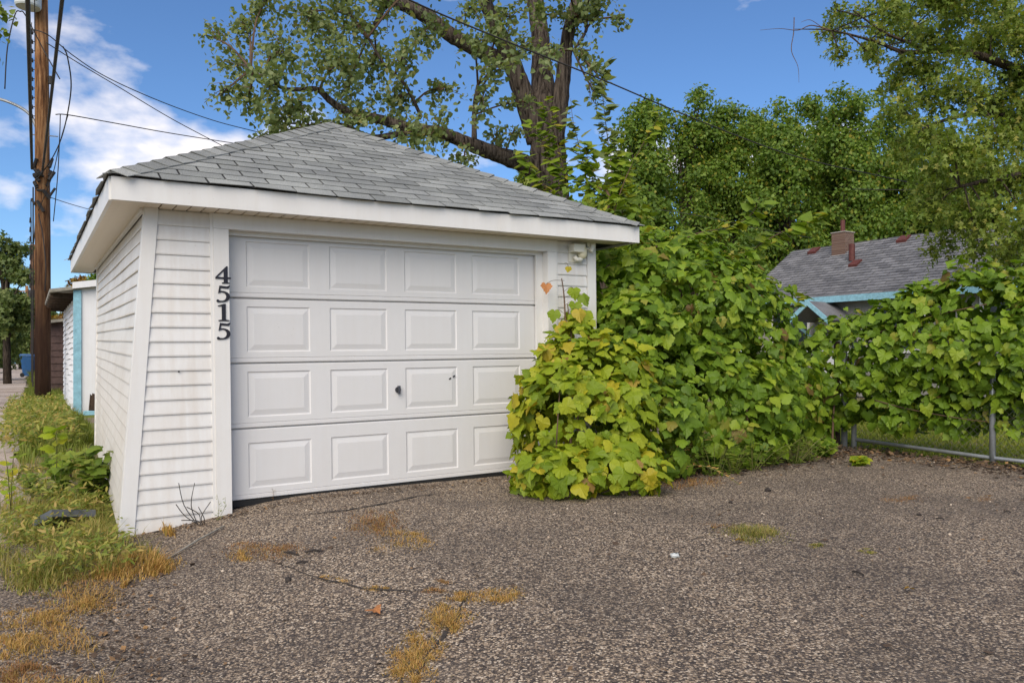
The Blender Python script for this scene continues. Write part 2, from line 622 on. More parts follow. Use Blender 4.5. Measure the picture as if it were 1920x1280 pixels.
def np_rel(P, t):
    return P - np.array(t.location)


# ------------------------------------------------------------------ ground, drive, alley
def axis(dense0, dense1, step, far):
    a = list(np.arange(dense0, dense1 + 1e-6, step))
    out = []
    x = dense1
    st = step
    while x < far:
        st *= 1.6
        x += st
        out.append(x)
    neg = []
    x = dense0
    st = step
    while x > -far:
        st *= 1.6
        x -= st
        neg.append(x)
    return neg[::-1] + a + out


def sheet(name, ss, ds, zoff, mat, edge=None, jitter=0.0):
    mb = MB()
    for i, d in enumerate(ds):
        for j, s in enumerate(ss):
            s2 = s
            if edge and j in (0, len(ss) - 1):
                s2 = s + random.uniform(-edge, edge)
            p = L(s2, d)
            mb.v.append((p.x, p.y, zg(s2, d) + zoff + random.uniform(-jitter, jitter)))
    nx = len(ss)
    for i in range(len(ds) - 1):
        for j in range(nx - 1):
            a = i * nx + j
            mb.f.append((a, a + 1, a + nx + 1, a + nx))
    o = mb.build(name, mat, None, True)
    return tag(o, kind='structure')


sheet('ground', axis(-6, 12, .3, 600), axis(-8, 14, .3, 600), -.035, M['ground'])
ss = [-1.47] + list(np.arange(-1.30, 6.96, .15))
drive = sheet('driveway', ss, list(np.arange(-9, 0.16, .075)), 0, M['asphalt'], .035, .002)
alley = sheet('alley', list(np.arange(-4.9, -1.33, .4)) + [-1.36], list(np.arange(-10, 160, .8)), -.012, M['alley'], .09)

# loose stones, twigs' worth of grit scattered over the drive
gs = 2600
S_ = RNG.uniform(-1.3, 6.8, gs)
D_ = RNG.uniform(-5.2, -.1, gs)
edge_w = np.where((S_ < -.6) | (S_ > 6.2) | (D_ > -.6), 1.0, .35)
kk = RNG.random(gs) < edge_w
S_, D_ = S_[kk], D_[kk]
T_STONE = (np.array([(-.5, -.4, 0), (.5, -.5, 0), (.6, .4, 0), (-.4, .5, 0), (-.2, -.2, .5), (.3, -.2, .45), (.2, .25, .5), (-.25, .2, .4)], float),
           [(0, 1, 5, 4), (1, 2, 6, 5), (2, 3, 7, 6), (3, 0, 4, 7), (4, 5, 6, 7)])
P_ = np.array([tuple(L(a, b_, zg(a, b_) + .001)) for a, b_ in zip(S_, D_)])
M['grit'] = m_leaf('loose_grit', [(0, (.06, .05, .045)), (.4, (.16, .13, .11)), (.75, (.34, .26, .19)), (1, (.55, .46, .36))], .0, .9)
nst = len(P_)
tag(cloud('loose_gravel', P_, unit(RNG.normal(size=(nst, 3)) * .15 + np.array([0, 0, 1.0])), RNG.normal(size=(nst, 3)), .007 + .012 * RNG.random(nst) ** 2, T_STONE, M['grit']), 'loose gravel scattered over the drive', 'gravel', kind='stuff')

M['litter'] = m_leaf('leaf_litter_bits', [(0, (.045, .030, .020)), (.6, (.10, .065, .042)), (.9, (.20, .12, .06)), (1, (.32, .18, .07))], .0, .9)


def litter(label, S_, D_, lo, hi):
    P_ = np.array([tuple(L(a, b_, zg(a, b_) + .010)) for a, b_ in zip(S_, D_)])
    n_ = len(P_)
    return tag(cloud('leaf_litter', P_, unit(RNG.normal(size=(n_, 3)) * .3 + np.array([0, 0, 1.0])), RNG.normal(size=(n_, 3)), lo + (hi - lo) * RNG.random(n_) ** 2, T_DIAM, M['litter']), label, 'litter', kind='stuff')


q = RNG.normal(size=2600) * .28
litter('dark leaf litter and mulch along the foot of the chain link fence', 6.85 + q, RNG.uniform(-4.2, .3, 2600), .025, .085)
litter('brown litter along the foot of the vine mound', RNG.uniform(3.0, 6.6, 1500), -.55 - np.abs(RNG.normal(size=1500)) * .22 + .1 * RNG.normal(size=1500), .02, .065)
litter('brown litter along the garage door sill and corner', RNG.uniform(-.75, 2.7, 700), -.05 - np.abs(RNG.normal(size=700)) * .10, .012, .035)
litter('dead leaf bits along the left verge edge', RNG.normal(size=900) * .16 - .95, RNG.uniform(-2.8, -.5, 900), .012, .04)
litter('sparse leaf bits blown over the drive', RNG.uniform(-1.2, 6.8, 260), RNG.uniform(-5.0, -.3, 260), .014, .05)

# crack along the garage apron and a few others
def crack(pxs, w):
    pts = spline([on_ground(*p) for p in pxs], 7)
    mb = MB()
    for i, p in enumerate(pts):
        q = pts[min(i + 1, len(pts) - 1)] - pts[max(i - 1, 0)]
        n = Vector((-q.y, q.x, 0)).normalized()
        ww = w * random.uniform(.35, 1.3) * (0.25 + math.sin(math.pi * i / (len(pts) - 1)))
        j = random.uniform(-.012, .012)
        z = zg(*sd(p)) + .006
        mb.v += [tuple(Vector((p.x, p.y, z)) + n * (ww + j)), tuple(Vector((p.x, p.y, z)) - n * (ww - j))]
    for i in range(len(pts) - 1):
        mb.f.append((2 * i, 2 * i + 1, 2 * i + 3, 2 * i + 2))
    return mb.build('crack', M['clod'], drive)


crack([(548, 966), (620, 960), (700, 948), (790, 930), (860, 922)], .012)
crack([(500, 1050), (600, 1085), (700, 1105), (820, 1110), (880, 1105)], .005)
crack([(880, 1105), (850, 1170), (800, 1230), (770, 1290)], .006)
crack([(1330, 985), (1420, 1000), (1540, 1022), (1650, 1035)], .004)

# ------------------------------------------------------------------ the garage
G = thing('garage', 'small white vinyl sided single garage with grey hip roof and panelled door', 'garage', P1, (0, -.0125, YAW))
ZS = 2.165           # soffit height
S0, S1, DEP = -0.55, 3.44, 4.5
LEAN0, LEAN1 = .19, .055     # how far the foot of the side wall stands out, front and back
ZB0, ZB1 = -.15, .03


def lw(d, z):
    """outer face of the left wall: it leans and twists"""
    f = d / DEP
    k = (ZS - z) / (ZS + .15)
    return S0 - (LEAN0 * (1 - f) + LEAN1 * f) * k


def board(parent, name, pts_lo, pts_hi, nrm, mat, proud=.013):
    """one lapped board between two end lines: lo/hi = (left,right) points on the wall plane"""
    n = Vector(nrm)
    a0, a1 = Vector(pts_lo[0]), Vector(pts_lo[1])
    b0, b1 = Vector(pts_hi[0]), Vector(pts_hi[1])
    v = [a0, a1, a1 + n * proud, a0 + n * proud, b0, b1, b1 + n * .003, b0 + n * .003]
    v2 = [a0 + (b0 - a0) * .10 + n * (proud + .0015), a1 + (b1 - a1) * .10 + n * (proud + .0015)]
    mb = MB().add(v + v2, [(0, 1, 2, 3), (3, 2, 9, 8), (8, 9, 6, 7), (7, 6, 5, 4), (4, 5, 1, 0), (0, 3, 8, 7, 4), (1, 5, 6, 9, 2)])
    return mb.build(name, mat, parent)


# wall cores
core = MB()
core.hexa([(lw(0, ZB0) + .012, .012, ZB0 + .02), (S1 - .012, .012, .02), (S1 - .012, DEP - .01, .02), (lw(DEP, ZB1) + .012, DEP - .01, ZB1),
           (S0 + .012, .012, ZS), (-.06, .012, ZS), (-.06, DEP - .01, ZS), (S0 + .012, DEP - .01, ZS)])
fw = MB()
fw.hexa([(lw(0, ZB0) + .012, .004, ZB0 + .015), (-.03, .004, ZB0 + .015), (-.03, .1, ZB0 + .015), (lw(.1, ZB0) + .012, .1, ZB0 + .015),
         (S0 + .012, .004, ZS), (-.03, .004, ZS), (-.03, .1, ZS), (S0 + .012, .1, ZS)])
fw.box(2.93, S1 - .004, .004, .1, -.03, ZS)
fw.box(-.03, 2.93, .004, .1, 2.06, ZS)
front_wall = fw.build('front_wall', M['vinyl'], G)
sw = MB()
sw.hexa([(lw(.1, ZB0) + .012, .1, ZB0 + .02), (lw(.1, ZB0) + .1, .1, ZB0 + .02), (lw(DEP, ZB1) + .1, DEP, ZB1), (lw(DEP, ZB1) + .012, DEP, ZB1),
         (S0 + .012, .1, ZS), (S0 + .1, .1, ZS), (S0 + .1, DEP, ZS), (S0 + .012, DEP, ZS)])
side_wall = sw.build('side_wall', M['vinyl'], G)
rw = MB()
rw.box(S1 - .1, S1 - .004, .101, DEP, -.03, ZS)
rw.box(S0 + .1, S1 - .1, DEP - .1, DEP, -.03, ZS)
rear_wall = rw.build('rear_wall', M['vinyl'], G)
# boards
EXP = .1045
nb = 22
for i in range(nb):
    zh = ZS - .01 - i * EXP
    zl = zh - EXP
    wob = [random.uniform(-.004, .004) for _ in range(2)]
    kf = i / (nb - 1)
    # front strip left of the door
    board(front_wall, 'siding_board', ((lw(0, zl) + .06, 0, zl), (-.118, 0, zl)), ((lw(0, zh) + .06, 0, zh), (-.118, 0, zh)), (0, -1, 0), M['vinyl'])
    # left wall: the courses fan out towards the ground's slope
    def zz(k, d):
        f = d / DEP
        top, bot = ZS - .01, (ZB0 + .01) * (1 - f) + (ZB1 + .01) * f
        return top + (bot - top) * k / nb
    segs = 6
    mb = MB()
    rows = []
    for q in range(segs + 1):
        d = .03 + (DEP - .03) * q / segs
        wv = .0025 * math.sin(i * 1.7 + q * 1.1) + .002 * math.sin(i * .6 + q * 2.3)
        a, b = zz(i + 1, d), zz(i, d)
        rows.append([(lw(d, a) + wv, d, a), (lw(d, a) + wv - .014, d, a), (lw(d, a + .01) + wv - .0155, d, a + .01), (lw(d, b) + wv - .003, d, b), (lw(d, b) + wv, d, b)])
    for r_ in rows:
        mb.v += r_
    for q in range(segs):
        for e in range(5):
            a, b = q * 5 + e, q * 5 + (e + 1) % 5
            mb.f.append((b, a, a + 5, b + 5))
    mb.f += [(0, 1, 2, 3, 4), (segs * 5 + 4, segs * 5 + 3, segs * 5 + 2, segs * 5 + 1, segs * 5)]
    mb.build('siding_board', M['vinyl_side'], side_wall)
    # right strip
    if zl > -.02:
        board(front_wall, 'siding_board', ((2.995, 0, zl), (3.345, 0, zl)), ((2.995, 0, zh), (3.345, 0, zh)), (0, -1, 0), M['vinyl'])
for i in range(21):
    zh = ZS - .01 - i * EXP
    board(rear_wall, 'siding_board', ((S1, .05, zh - EXP), (S1, DEP, zh - EXP)), ((S1, .05, zh), (S1, DEP, zh)), (1, 0, 0), M['vinyl'])
# corner boards
cb = MB()
b0, t0 = lw(0, ZB0 - .02), lw(0, ZS)
cb.hexa([(b0 - .02, -.02, ZB0 - .02), (b0 + .075, -.02, ZB0 - .02), (b0 + .075, .002, ZB0 - .02), (b0 - .02, .002, ZB0 - .02),
         (t0 - .02, -.02, ZS), (t0 + .07, -.02, ZS), (t0 + .07, .002, ZS), (t0 - .02, .002, ZS)])
cb.hexa([(b0 - .022, .0025, ZB0 - .02), (b0 + .002, .0025, ZB0 - .02), (b0 + .002, .065, ZB0 - .02), (b0 - .022, .065, ZB0 - .02),
         (t0 - .022, .0025, ZS), (t0 + .002, .0025, ZS), (t0 + .002, .065, ZS), (t0 - .022, .065, ZS)])
cb.build('corner_board', M['trim'], G)
MB().box(3.35, S1 + .012, -.02, .003, -.02, ZS).box(S1 - .002, S1 + .014, .0032, .07, -.02, ZS).build('corner_board', M['trim'], G)
b1, t1 = lw(DEP, ZB1), lw(DEP, ZS)
MB().hexa([(b1 - .022, DEP - .06, ZB1), (b1 + .01, DEP - .06, ZB1), (b1 + .01, DEP + .02, ZB1), (b1 - .022, DEP + .02, ZB1),
           (t1 - .022, DEP - .06, ZS), (t1 + .01, DEP - .06, ZS), (t1 + .01, DEP + .02, ZS), (t1 - .022, DEP + .02, ZS)]).build('corner_board', M['trim'], G)
# door casing
MB().box(-.112, -.004, -.028, .11, -.13, 2.05).build('door_casing', M['trim'], G)
MB().box(-.135, -.1125, -.018, .0, -.13, ZS).build('casing_channel', M['trim'], G)
MB().box(2.876, 2.975, -.028, .11, -.02, 2.05).build('door_casing', M['trim'], G)
MB().box(2.9755, 2.994, -.018, .0, -.02, ZS).build('casing_channel', M['trim'], G)
MB().box(-.112, 2.975, -.027, .11, 2.052, ZS - .002).build('door_header', M['trim'], G)
MB().box(2.80, 2.875, .06, .085, -.01, 2.05).build('door_stop', M['trim'], G)
MB().box(-.003, 2.80, .06, .085, 2.02, 2.0515).build('door_stop', M['trim'], G)
MB().box(-.10, 2.875, .09, .13, -.045, -.004).build('bottom_seal', M['rubber'], G)
# foundation sill seen below the leaning corner
MB().hexa([(lw(0, ZB0) + .02, .03, -.3), (S1 - .03, .03, -.3), (S1 - .03, DEP - .03, -.3), (lw(DEP, ZB1) + .02, DEP - .03, -.3),
           (lw(0, ZB0) + .02, .03, ZB0 + .012), (S1 - .03, .03, -.034), (S1 - .03, DEP - .03, -.034), (lw(DEP, ZB1) + .02, DEP - .03, ZB1 - .002)]).build('foundation', M['concrete'], G)

# the door: four sections of four raised panels
door = MB().box(-.02, 2.81, .135, .15, 0, 2.05).build('garage_door', M['door'], G)
DP = .10
cols = [(.149, .642), (.806, 1.305), (1.469, 1.970), (2.130, 2.635)]
secs = [(0.0, .545), (.549, 1.047), (1.051, 1.548), (1.552, 2.048)]


def door_section(z0, z1, pz0, pz1):
    mb = MB()
    xs = [-.02] + [x for c in cols for x in c] + [2.81]
    # strips above and below the panels carry two shallow grooves
    prof = [(z0, .012), (z0 + .008, 0), (z0 + .034, 0), (z0 + .038, .005), (z0 + .042, .0)]
    zs = [p[0] for p in prof] + [pz0]
    ys = [p[1] for p in prof] + [0]
    for i in range(len(zs) - 1):
        mb.add([(xs[0], DP + ys[i], zs[i]), (xs[-1], DP + ys[i], zs[i]), (xs[-1], DP + ys[i + 1], zs[i + 1]), (xs[0], DP + ys[i + 1], zs[i + 1])], [(0, 1, 2, 3)])
    for i in range(0, len(xs) - 1, 2):
        mb.add([(xs[i], DP, pz0), (xs[i + 1], DP, pz0), (xs[i + 1], DP, pz1), (xs[i], DP, pz1)], [(0, 1, 2, 3)])
    top = [(pz1, 0), (z1 - .012, 0), (z1 - .004, .012)]
    for i in range(len(top) - 1):
        mb.add([(xs[0], DP + top[i][1], top[i][0]), (xs[-1], DP + top[i][1], top[i][0]), (xs[-1], DP + top[i + 1][1], top[i + 1][0]), (xs[0], DP + top[i + 1][1], top[i + 1][0])], [(0, 1, 2, 3)])
    mb.add([(xs[0], DP + .012, z1 - .004), (xs[-1], DP + .012, z1 - .004), (xs[-1], DP + .035, z1 - .004), (xs[0], DP + .035, z1 - .004)], [(0, 1, 2, 3)])
    mb.add([(xs[0], DP + .012, z0), (xs[-1], DP + .012, z0), (xs[-1], DP + .035, z0), (xs[0], DP + .035, z0)], [(3, 2, 1, 0)])
    return mb.build('door_section', M['door'], door)


def door_panel(x0, x1, z0, z1):
    rings = [(0, 0), (.008, .0075), (.015, .0075), (.050, .001), (.054, .0)]
    mb = MB()
    for ins, dy in rings:
        mb.v += [(x0 + ins, DP + dy, z0 + ins), (x1 - ins, DP + dy, z0 + ins), (x1 - ins, DP + dy, z1 - ins), (x0 + ins, DP + dy, z1 - ins)]
    for r_ in range(len(rings) - 1):
        for k in range(4):
            k2 = (k + 1) % 4
            mb.f.append((r_ * 4 + k, r_ * 4 + k2, r_ * 4 + 4 + k2, r_ * 4 + 4 + k))
    b = (len(rings) - 1) * 4
    mb.f.append((b, b + 1, b + 2, b + 3))
    return mb.build('raised_panel', M['door'], door)


for (z0, z1) in secs:
    pz0, pz1 = z0 + .085, z0 + .435
    door_section(z0, z1, pz0, pz1)
    for (x0, x1) in cols:
        door_panel(x0, x1, pz0, pz1)
hm = MB()
hm.tube([(1.395, DP + .005, .80), (1.395, DP - .012, .80)], .026, 12)
hm.hexa([(1.386, DP - .04, .765), (1.404, DP - .04, .765), (1.404, DP - .02, .765), (1.386, DP - .02, .765),
         (1.384, DP - .036, .835), (1.406, DP - .036, .835), (1.406, DP - .02, .835), (1.384, DP - .02, .835)])
hm.tube([(1.395, DP - .008, .80), (1.395, DP - .03, .80)], .010, 8)
hm.build('handle', M['darksteel'], door)
for (hx, hz) in ((1.885, .873), (1.925, .893)):
    MB().hexa([(hx, DP - .006, hz), (hx + .018, DP - .006, hz + .006), (hx + .018, DP + .004, hz + .006), (hx, DP + .004, hz),
               (hx + .002, DP - .006, hz + .010), (hx + .022, DP - .006, hz + .018), (hx + .022, DP + .004, hz + .018), (hx + .002, DP + .004, hz + .010)]).build('screw_hole', M['hole'], door)

# fascia and soffit
OV = .25
FT = ZS + .15
EL, ER, EF, EB = S0 - OV, 3.80, -OV, 5.25
MB().box(EL, 2.22, EF - .012, EF + .012, ZS - .005, FT).build('fascia', M['trim'], G)
MB().box(2.2205, ER, EF - .0145, EF + .012, ZS - .006, FT).build('fascia', M['trim'], G)
MB().box(EL - .013, EL + .012, EF + .0122, EB, ZS - .005, FT).build('fascia', M['trim'], G)
MB().box(ER - .012, ER + .012, EF + .0122, EB, ZS - .005, FT).build('fascia', M['trim'], G)
MB().box(EL + .013, ER - .013, EB - .02, EB, ZS - .005, FT).build('fascia', M['trim'], G)
sof = MB().box(EL + .013, ER - .013, EF + .0125, EB - .021, ZS + .012, ZS + .02).build('soffit', M['deck'], G)
x = S0 - .02
base_f = MB().box(0, .085, EF + .0125, .0, ZS, ZS + .010)
base_f.v = [(vx, vy, vz) for vx, vy, vz in base_f.v]
me_f = base_f.build('slat', M['soffit'], sof)
me_f.location.x = x
i = 1
while x + i * .095 + .088 < ER - .02:
    o = me_f.copy()
    C.objects.link(o)
    o.location.x = x + i * .095
    i += 1
me_s = MB().box(EL + .0135, S0 - .0205, 0, .058, ZS, ZS + .010).build('slat', M['soffit'], sof)
me_s.location.y = EF + .0125
i = 1
while EF + .0125 + i * .0655 + .062 < EB - .02:
    o = me_s.copy()
    C.objects.link(o)
    o.location.y = EF + .0125 + i * .0655
    i += 1
# flat J moulding where the left wall meets the soffit
MB().box(S0 - .045, S0 - .016, .01, DEP, ZS - .022, ZS - .001).build('soffit_moulding', M['trim'], G)

# roof
RISE = 1.24
HALF = (ER - EL) / 2 + .02
RX0, RX1, RY0, RY1 = EL - .02, ER + .02, EF - .03, EB + .02
APX = (RX0 + RX1) / 2
ZE = FT + .008
run = HALF
A1 = Vector((APX, RY0 + run, ZE + RISE))
A2 = Vector((APX, RY1 - run, ZE + RISE))
c00, c10, c11, c01 = Vector((RX0, RY0, ZE)), Vector((RX1, RY0, ZE)), Vector((RX1, RY1, ZE)), Vector((RX0, RY1, ZE))
roof = MB().add([c00, c10, c11, c01, A1, A2], [(0, 1, 4), (1, 2, 5, 4), (2, 3, 5), (3, 0, 4, 5), (3, 2, 1, 0)]).build('roof', M['deck'], G)


def clip(poly, a, b, c):
    """keep a*x+b*y<=c"""
    out = []
    for i in range(len(poly)):
        p, q = poly[i], poly[(i + 1) % len(poly)]
        fp, fq = a * p[0] + b * p[1] - c, a * q[0] + b * q[1] - c
        if fp <= 0:
            out.append(p)
        if fp * fq < 0:
            t = fp / (fp - fq)
            out.append((p[0] + (q[0] - p[0]) * t, p[1] + (q[1] - p[1]) * t))
    return out


def tabs(org, xa, ua, width, top_w, height, sink):
    """lay shingle tabs on a trapezoid: org lower-left corner, xa along eave, ua up slope"""
    nrm = xa.cross(ua).normalized()
    e = .135
    tw = .31
    inset = (width - top_w) / 2
    row = 0
    t = -.018
    while t < height:
        off = (row % 2) * tw / 2 + random.uniform(-.012, .012)
        x = -tw + off
        while x < width:
            g = .0075
            q_ = .014 if row == 0 else .004
            lo_j = [random.uniform(-q_, q_), random.uniform(-q_, q_)]
            poly = [(x + g, t + lo_j[0]), (x + tw - g, t + lo_j[1]), (x + tw - g, t + e + .018), (x + g, t + e + .018)]
            # hips: x >= inset*t/height ; x <= width - inset*t/height
            poly = clip(poly, -1, inset / height, 0.0)
            if len(poly) > 2:
                poly = clip(poly, 1, inset / height, width)
            if len(poly) > 2:
                poly = clip(poly, 0, 1, height)
            if len(poly) > 2:
                lift = .0085 + random.uniform(0, .003) + (random.uniform(0, .010) if row == 0 else 0)
                vs_t, vs_b = [], []
                for (px, pt) in poly:
                    k = max(0, min(1, (pt - t) / (e + .018)))
                    h = lift * (1 - k) + .003 * k
                    if row == 0 and k < .3:
                        h = max(.008, h - random.uniform(0, .008))
                    b = org + xa * px + ua * pt
                    vs_t.append(b + nrm * h)
                    vs_b.append(b + nrm * (h - .0045))
                n = len(poly)
                sink(vs_t + vs_b, [tuple(range(n)), tuple(range(2 * n - 1, n - 1, -1))] + [(i, i + n, (i + 1) % n + n, (i + 1) % n) for i in range(n)])
            x += tw
        row += 1
        t += e


SL = math.hypot(run, RISE)
ua_f = (A1 - (c00 + c10) / 2).normalized()
tabs(c00, Vector((1, 0, 0)), ua_f, RX1 - RX0, 0.0, SL, lambda v, f: MB().add(v, f).build('shingle', M['shingle'], roof))
oth = MB()
tabs(c01, Vector((0, -1, 0)), Vector((run, 0, RISE)).normalized(), RY1 - RY0, (A2 - A1).length, SL, oth.add)
tabs(c10, Vector((0, 1, 0)), Vector((-run, 0, RISE)).normalized(), RY1 - RY0, (A2 - A1).length, SL, oth.add)
tabs(c11, Vector((-1, 0, 0)), Vector((0, -run, RISE)).normalized(), RX1 - RX0, 0.0, SL, oth.add)
tag(oth.build('side_shingles', M['shingle'], roof), kind='stuff')


def hip_caps(p0, p1, inA, inB, n):
    """folded cap shingles climbing a hip from p0 to p1; inA/inB point into the two slopes"""
    ax = (p1 - p0).normalized()
    dA = (inA - ax * inA.dot(ax)).normalized()
    dB = (inB - ax * inB.dot(ax)).normalized()
    up = (Vector((0, 0, 1)) - ax * ax.z).normalized()
    ln = (p1 - p0).length
    st = ln / n
    for i in range(n):
        a = p0 + ax * (i * st + (.03 if i == 0 else .0))
        b = p0 + ax * min(ln + .03, (i + 1.35) * st)
        w = .135 + random.uniform(-.008, .008)
        la, lb = .030 + random.uniform(0, .008), .013
        dr = random.uniform(-.006, .006)
        la *= .75
        top = [a + dA * w + up * (la - .006), a + up * (la + .002), a + dB * (w + dr) + up * (la - .006), b + dB * (w + dr) + up * (lb - .004), b + up * lb, b + dA * w + up * (lb - .004)]
        bot = [v - up * .006 for v in top]
        fs = [(0, 1, 4, 5), (1, 2, 3, 4), (11, 10, 7, 6), (10, 9, 8, 7)]
        ring = [0, 1, 2, 3, 4, 5]
        for k in range(6):
            q, r_ = ring[k], ring[(k + 1) % 6]
            fs.append((q, q + 6, r_ + 6, r_))
        MB().add(top + bot, fs).build('hip_shingle', M['shingle'], roof)


X, Yv = Vector((1, 0, 0)), Vector((0, 1, 0))
hip_caps(c00, A1, (X * 1 + Vector((0, 0, 0))), (Yv), 22)
hip_caps(c10, A1, -X, Yv, 22)
hip_caps(c01, A2, X, -Yv, 14)
hip_caps(c11, A2, -X, -Yv, 14)
hip_caps(A1 - Yv * .05, A2 + Yv * .05, X * run - Vector((0, 0, RISE)), -X * run - Vector((0, 0, RISE)), 6)

# house numbers on the casing
def arc(cx, cy, rx, ry, a0, a1, n):
    return [(cx + rx * math.cos(R(a0 + (a1 - a0) * i / n)), cy + ry * math.sin(R(a0 + (a1 - a0) * i / n))) for i in range(n + 1)]


D1 = [[(.14, 0), (.74, 0), (.74, .055), (.55, .085), (.55, 1.0), (.46, 1.0), (.12, .89), (.12, .84), (.33, .87), (.33, .085), (.14, .055)]]
D4 = [[(.36, 0), (.80, 0), (.80, .05), (.68, .07), (.68, .26), (.86, .26), (.86, .37), (.68, .37), (.68, 1.0), (.61, 1.0), (.0, .36), (.0, .26), (.46, .26), (.46, .07), (.36, .05)],
      [(.12, .37), (.46, .37), (.46, .74)]]
D5 = [[(.22, .97), (.62, .93), (.80, 1.0), (.80, .92), (.70, .80), (.28, .83), (.25, .66)] + arc(.36, .34, .44, .325, 95, -95, 14) +
      arc(.12, .085, .075, .085, 270, 60, 8) + [(.22, .10)] + arc(.34, .34, .25, .245, -80, 100, 12) + [(.14, .52)]]


def digit(polys, h, name):
    cu = bpy.data.curves.new(name, 'CURVE')
    cu.dimensions = '2D'
    cu.fill_mode = 'BOTH'
    cu.extrude = .003
    for p in polys:
        sp = cu.splines.new('POLY')
        sp.points.add(len(p) - 1)
        for q, (x_, y_) in zip(sp.points, p):
            q.co = (x_ * h, y_ * h, 0, 1)
        sp.use_cyclic_u = True
    tmp = bpy.data.objects.new(name, cu)
    me = bpy.data.meshes.new_from_object(tmp)
    bpy.data.objects.remove(tmp)
    me.materials.clear()
    me.materials.append(M['number'])
    o = link(name, me, G)
    return o


zt = [1.645, 1.505, 1.367, 1.229]
for k, (p, z) in enumerate(zip((D4, D5, D1, D5), zt)):
    o = digit(p, .128, 'house_number')
    o.location = (-.103, -.032, z)
    o.rotation_euler = (R(90), 0, 0)
MB().tube([(-.36, -.016, 1.0), (-.36, -.022, 1.0)], .007, 8).build('nail_hole', M['hole'], G)

# ------------------------------------------------------------------ flood light on the garage
def LG(s, d, z):
    return G.matrix_basis @ Vector((s, d, z)) if False else P1 + E1 * s + E2 * d + Vector((0, 0, z + .0125 * s))


fx = thing('security_light', 'small white motion sensor floodlight on siding under the right eave', 'wall light', LG(3.11, -.014, 1.97), (0, 0, YAW))
MB().box(-.01, .145, -.012, 0, -.005, .15).build('back_plate', M['lampwhite'], fx)
MB().hexa([(-.015, -.10, .085), (.10, -.10, .085), (.10, -.0125, .085), (-.015, -.0125, .085), (-.02, -.11, .155), (.105, -.11, .155), (.105, -.0125, .155), (-.02, -.0125, .155)]).build('lamp_housing', M['lampwhite'], fx)
MB().tube([(.115, -.05, .03), (.118, -.05, .06), (.12, -.05, .13), (.12, -.05, .145)], [.03, .046, .046, .03], 12).build('sensor_head', M['sensor'], fx, True)
MB().tube([(.03, -.04, .045), (.05, -.05, .018), (.10, -.055, .02), (.115, -.05, .04)], [.02, .022, .02, .018], 8).build('swivel_arm', M['lampwhite'], fx, True)
MB().tube([(.15, -.05, .12), (.20, -.06, .135)], .012, 8).build('knuckle', M['lampwhite'], fx)
MB().tube([(.20, -.075, .10), (.225, -.075, .165)], [.022, .026], 10).build('spot_head', M['lampwhite'], fx)
bx = MB().box(-.045, .045, -.03, 0, -.06, .06).box(-.03, .03, -.034, -.0302, -.04, .045).build('junction_box', M['trim'])
bx.location = LG(3.10, -.016, 1.50)
bx.rotation_euler = (0, 0, YAW)
tag(bx, 'small white box on siding behind the yellow vine tips', 'junction box')

# ------------------------------------------------------------------ neighbouring buildings along the alley
def lap_wall(mb, p0, p1, z0, z1, exp, nrm, wave=0.0, nseg=1):
    p0, p1 = Vector(p0), Vector(p1)
    n = Vector(nrm)
    k = int((z1 - z0) / exp)
    for i in range(k):
        a, b = z0 + i * exp, z0 + (i + 1) * exp
        for q in range(nseg):
            A, B = p0.lerp(p1, q / nseg), p0.lerp(p1, (q + 1) / nseg)
            wa, wb = wave * math.sin(i * 2.1 + q * 1.4), wave * math.sin(i * 2.1 + (q + 1) * 1.4)
            mb.add([A + Vector((0, 0, a + wa)) + n * .025, B + Vector((0, 0, a + wb)) + n * .025, B + Vector((0, 0, b + wb)) + n * .004, A + Vector((0, 0, b + wa)) + n * .004,
                    A + Vector((0, 0, a + wa)), B + Vector((0, 0, a + wb))], [(0, 1, 2, 3), (4, 5, 1, 0)])
    return mb


NG = thing('neighbour_garage', 'white garage with peeling light blue corner board next along the alley', 'garage', L(-.54, 10.8, 0), (0, 0, YAW))
gz = -.02
MB().hexa([(0.03, 0, gz), (3.6, 0, gz), (3.6, 6.2, gz), (.03, 6.2, gz), (.03, 0, 2.36), (3.6, 0, 2.95), (3.6, 6.2, 2.95), (.03, 6.2, 2.36)]).build('wall', M['whiteboard'], NG)
MB().box(-.005, .10, -.03, -.002, gz, 2.33).box(-.03, -.006, -.03, .06, gz, 2.33).build('corner_board', M['bluepaint'], NG)
tag(lap_wall(MB(), (.03, 6.2, 0), (.03, .1, 0), gz, 2.32, .115, (-1, 0, 0), .018, 9).build('lap_siding', M['whiteboard'], NG), kind='stuff')
rf = MB().hexa([(-.42, -.10, 2.27), (3.9, -.10, 2.99), (3.9, 6.4, 2.99), (-.42, 6.4, 2.27), (-.42, -.10, 2.33), (3.9, -.10, 3.05), (3.9, 6.4, 3.05), (-.42, 6.4, 2.33)]).build('roof', M['greywood'], NG)
MB().hexa([(-.05, -.14, 2.35), (3.9, -.14, 2.98), (3.9, -.105, 2.98), (-.05, -.105, 2.35), (-.05, -.14, 2.47), (3.9, -.14, 3.11), (3.9, -.105, 3.11), (-.05, -.105, 2.47)]).build('rake_board', M['whiteboard'], rf)
for k in range(7):
    MB().box(-.40, .02, .25 + k * .9, .30 + k * .9, 2.19, 2.29).build('rafter_tail', M['rotwood'], rf)
rm = MB()
for k in range(9):
    a = random.uniform(.18, .95)
    rm.hexa([(a, -.05 - random.random() * .08, gz - .05), (a + .22, -.05, gz - .05), (a + .2, .03, gz), (a, .03, gz),
             (a + .03, -.03, .12 + random.random() * .28), (a + .17, -.03, .1 + random.random() * .3), (a + .15, .02, .2), (a + .02, .02, .2)])
rm.build('rotted_sill', M['rotwood'], NG)
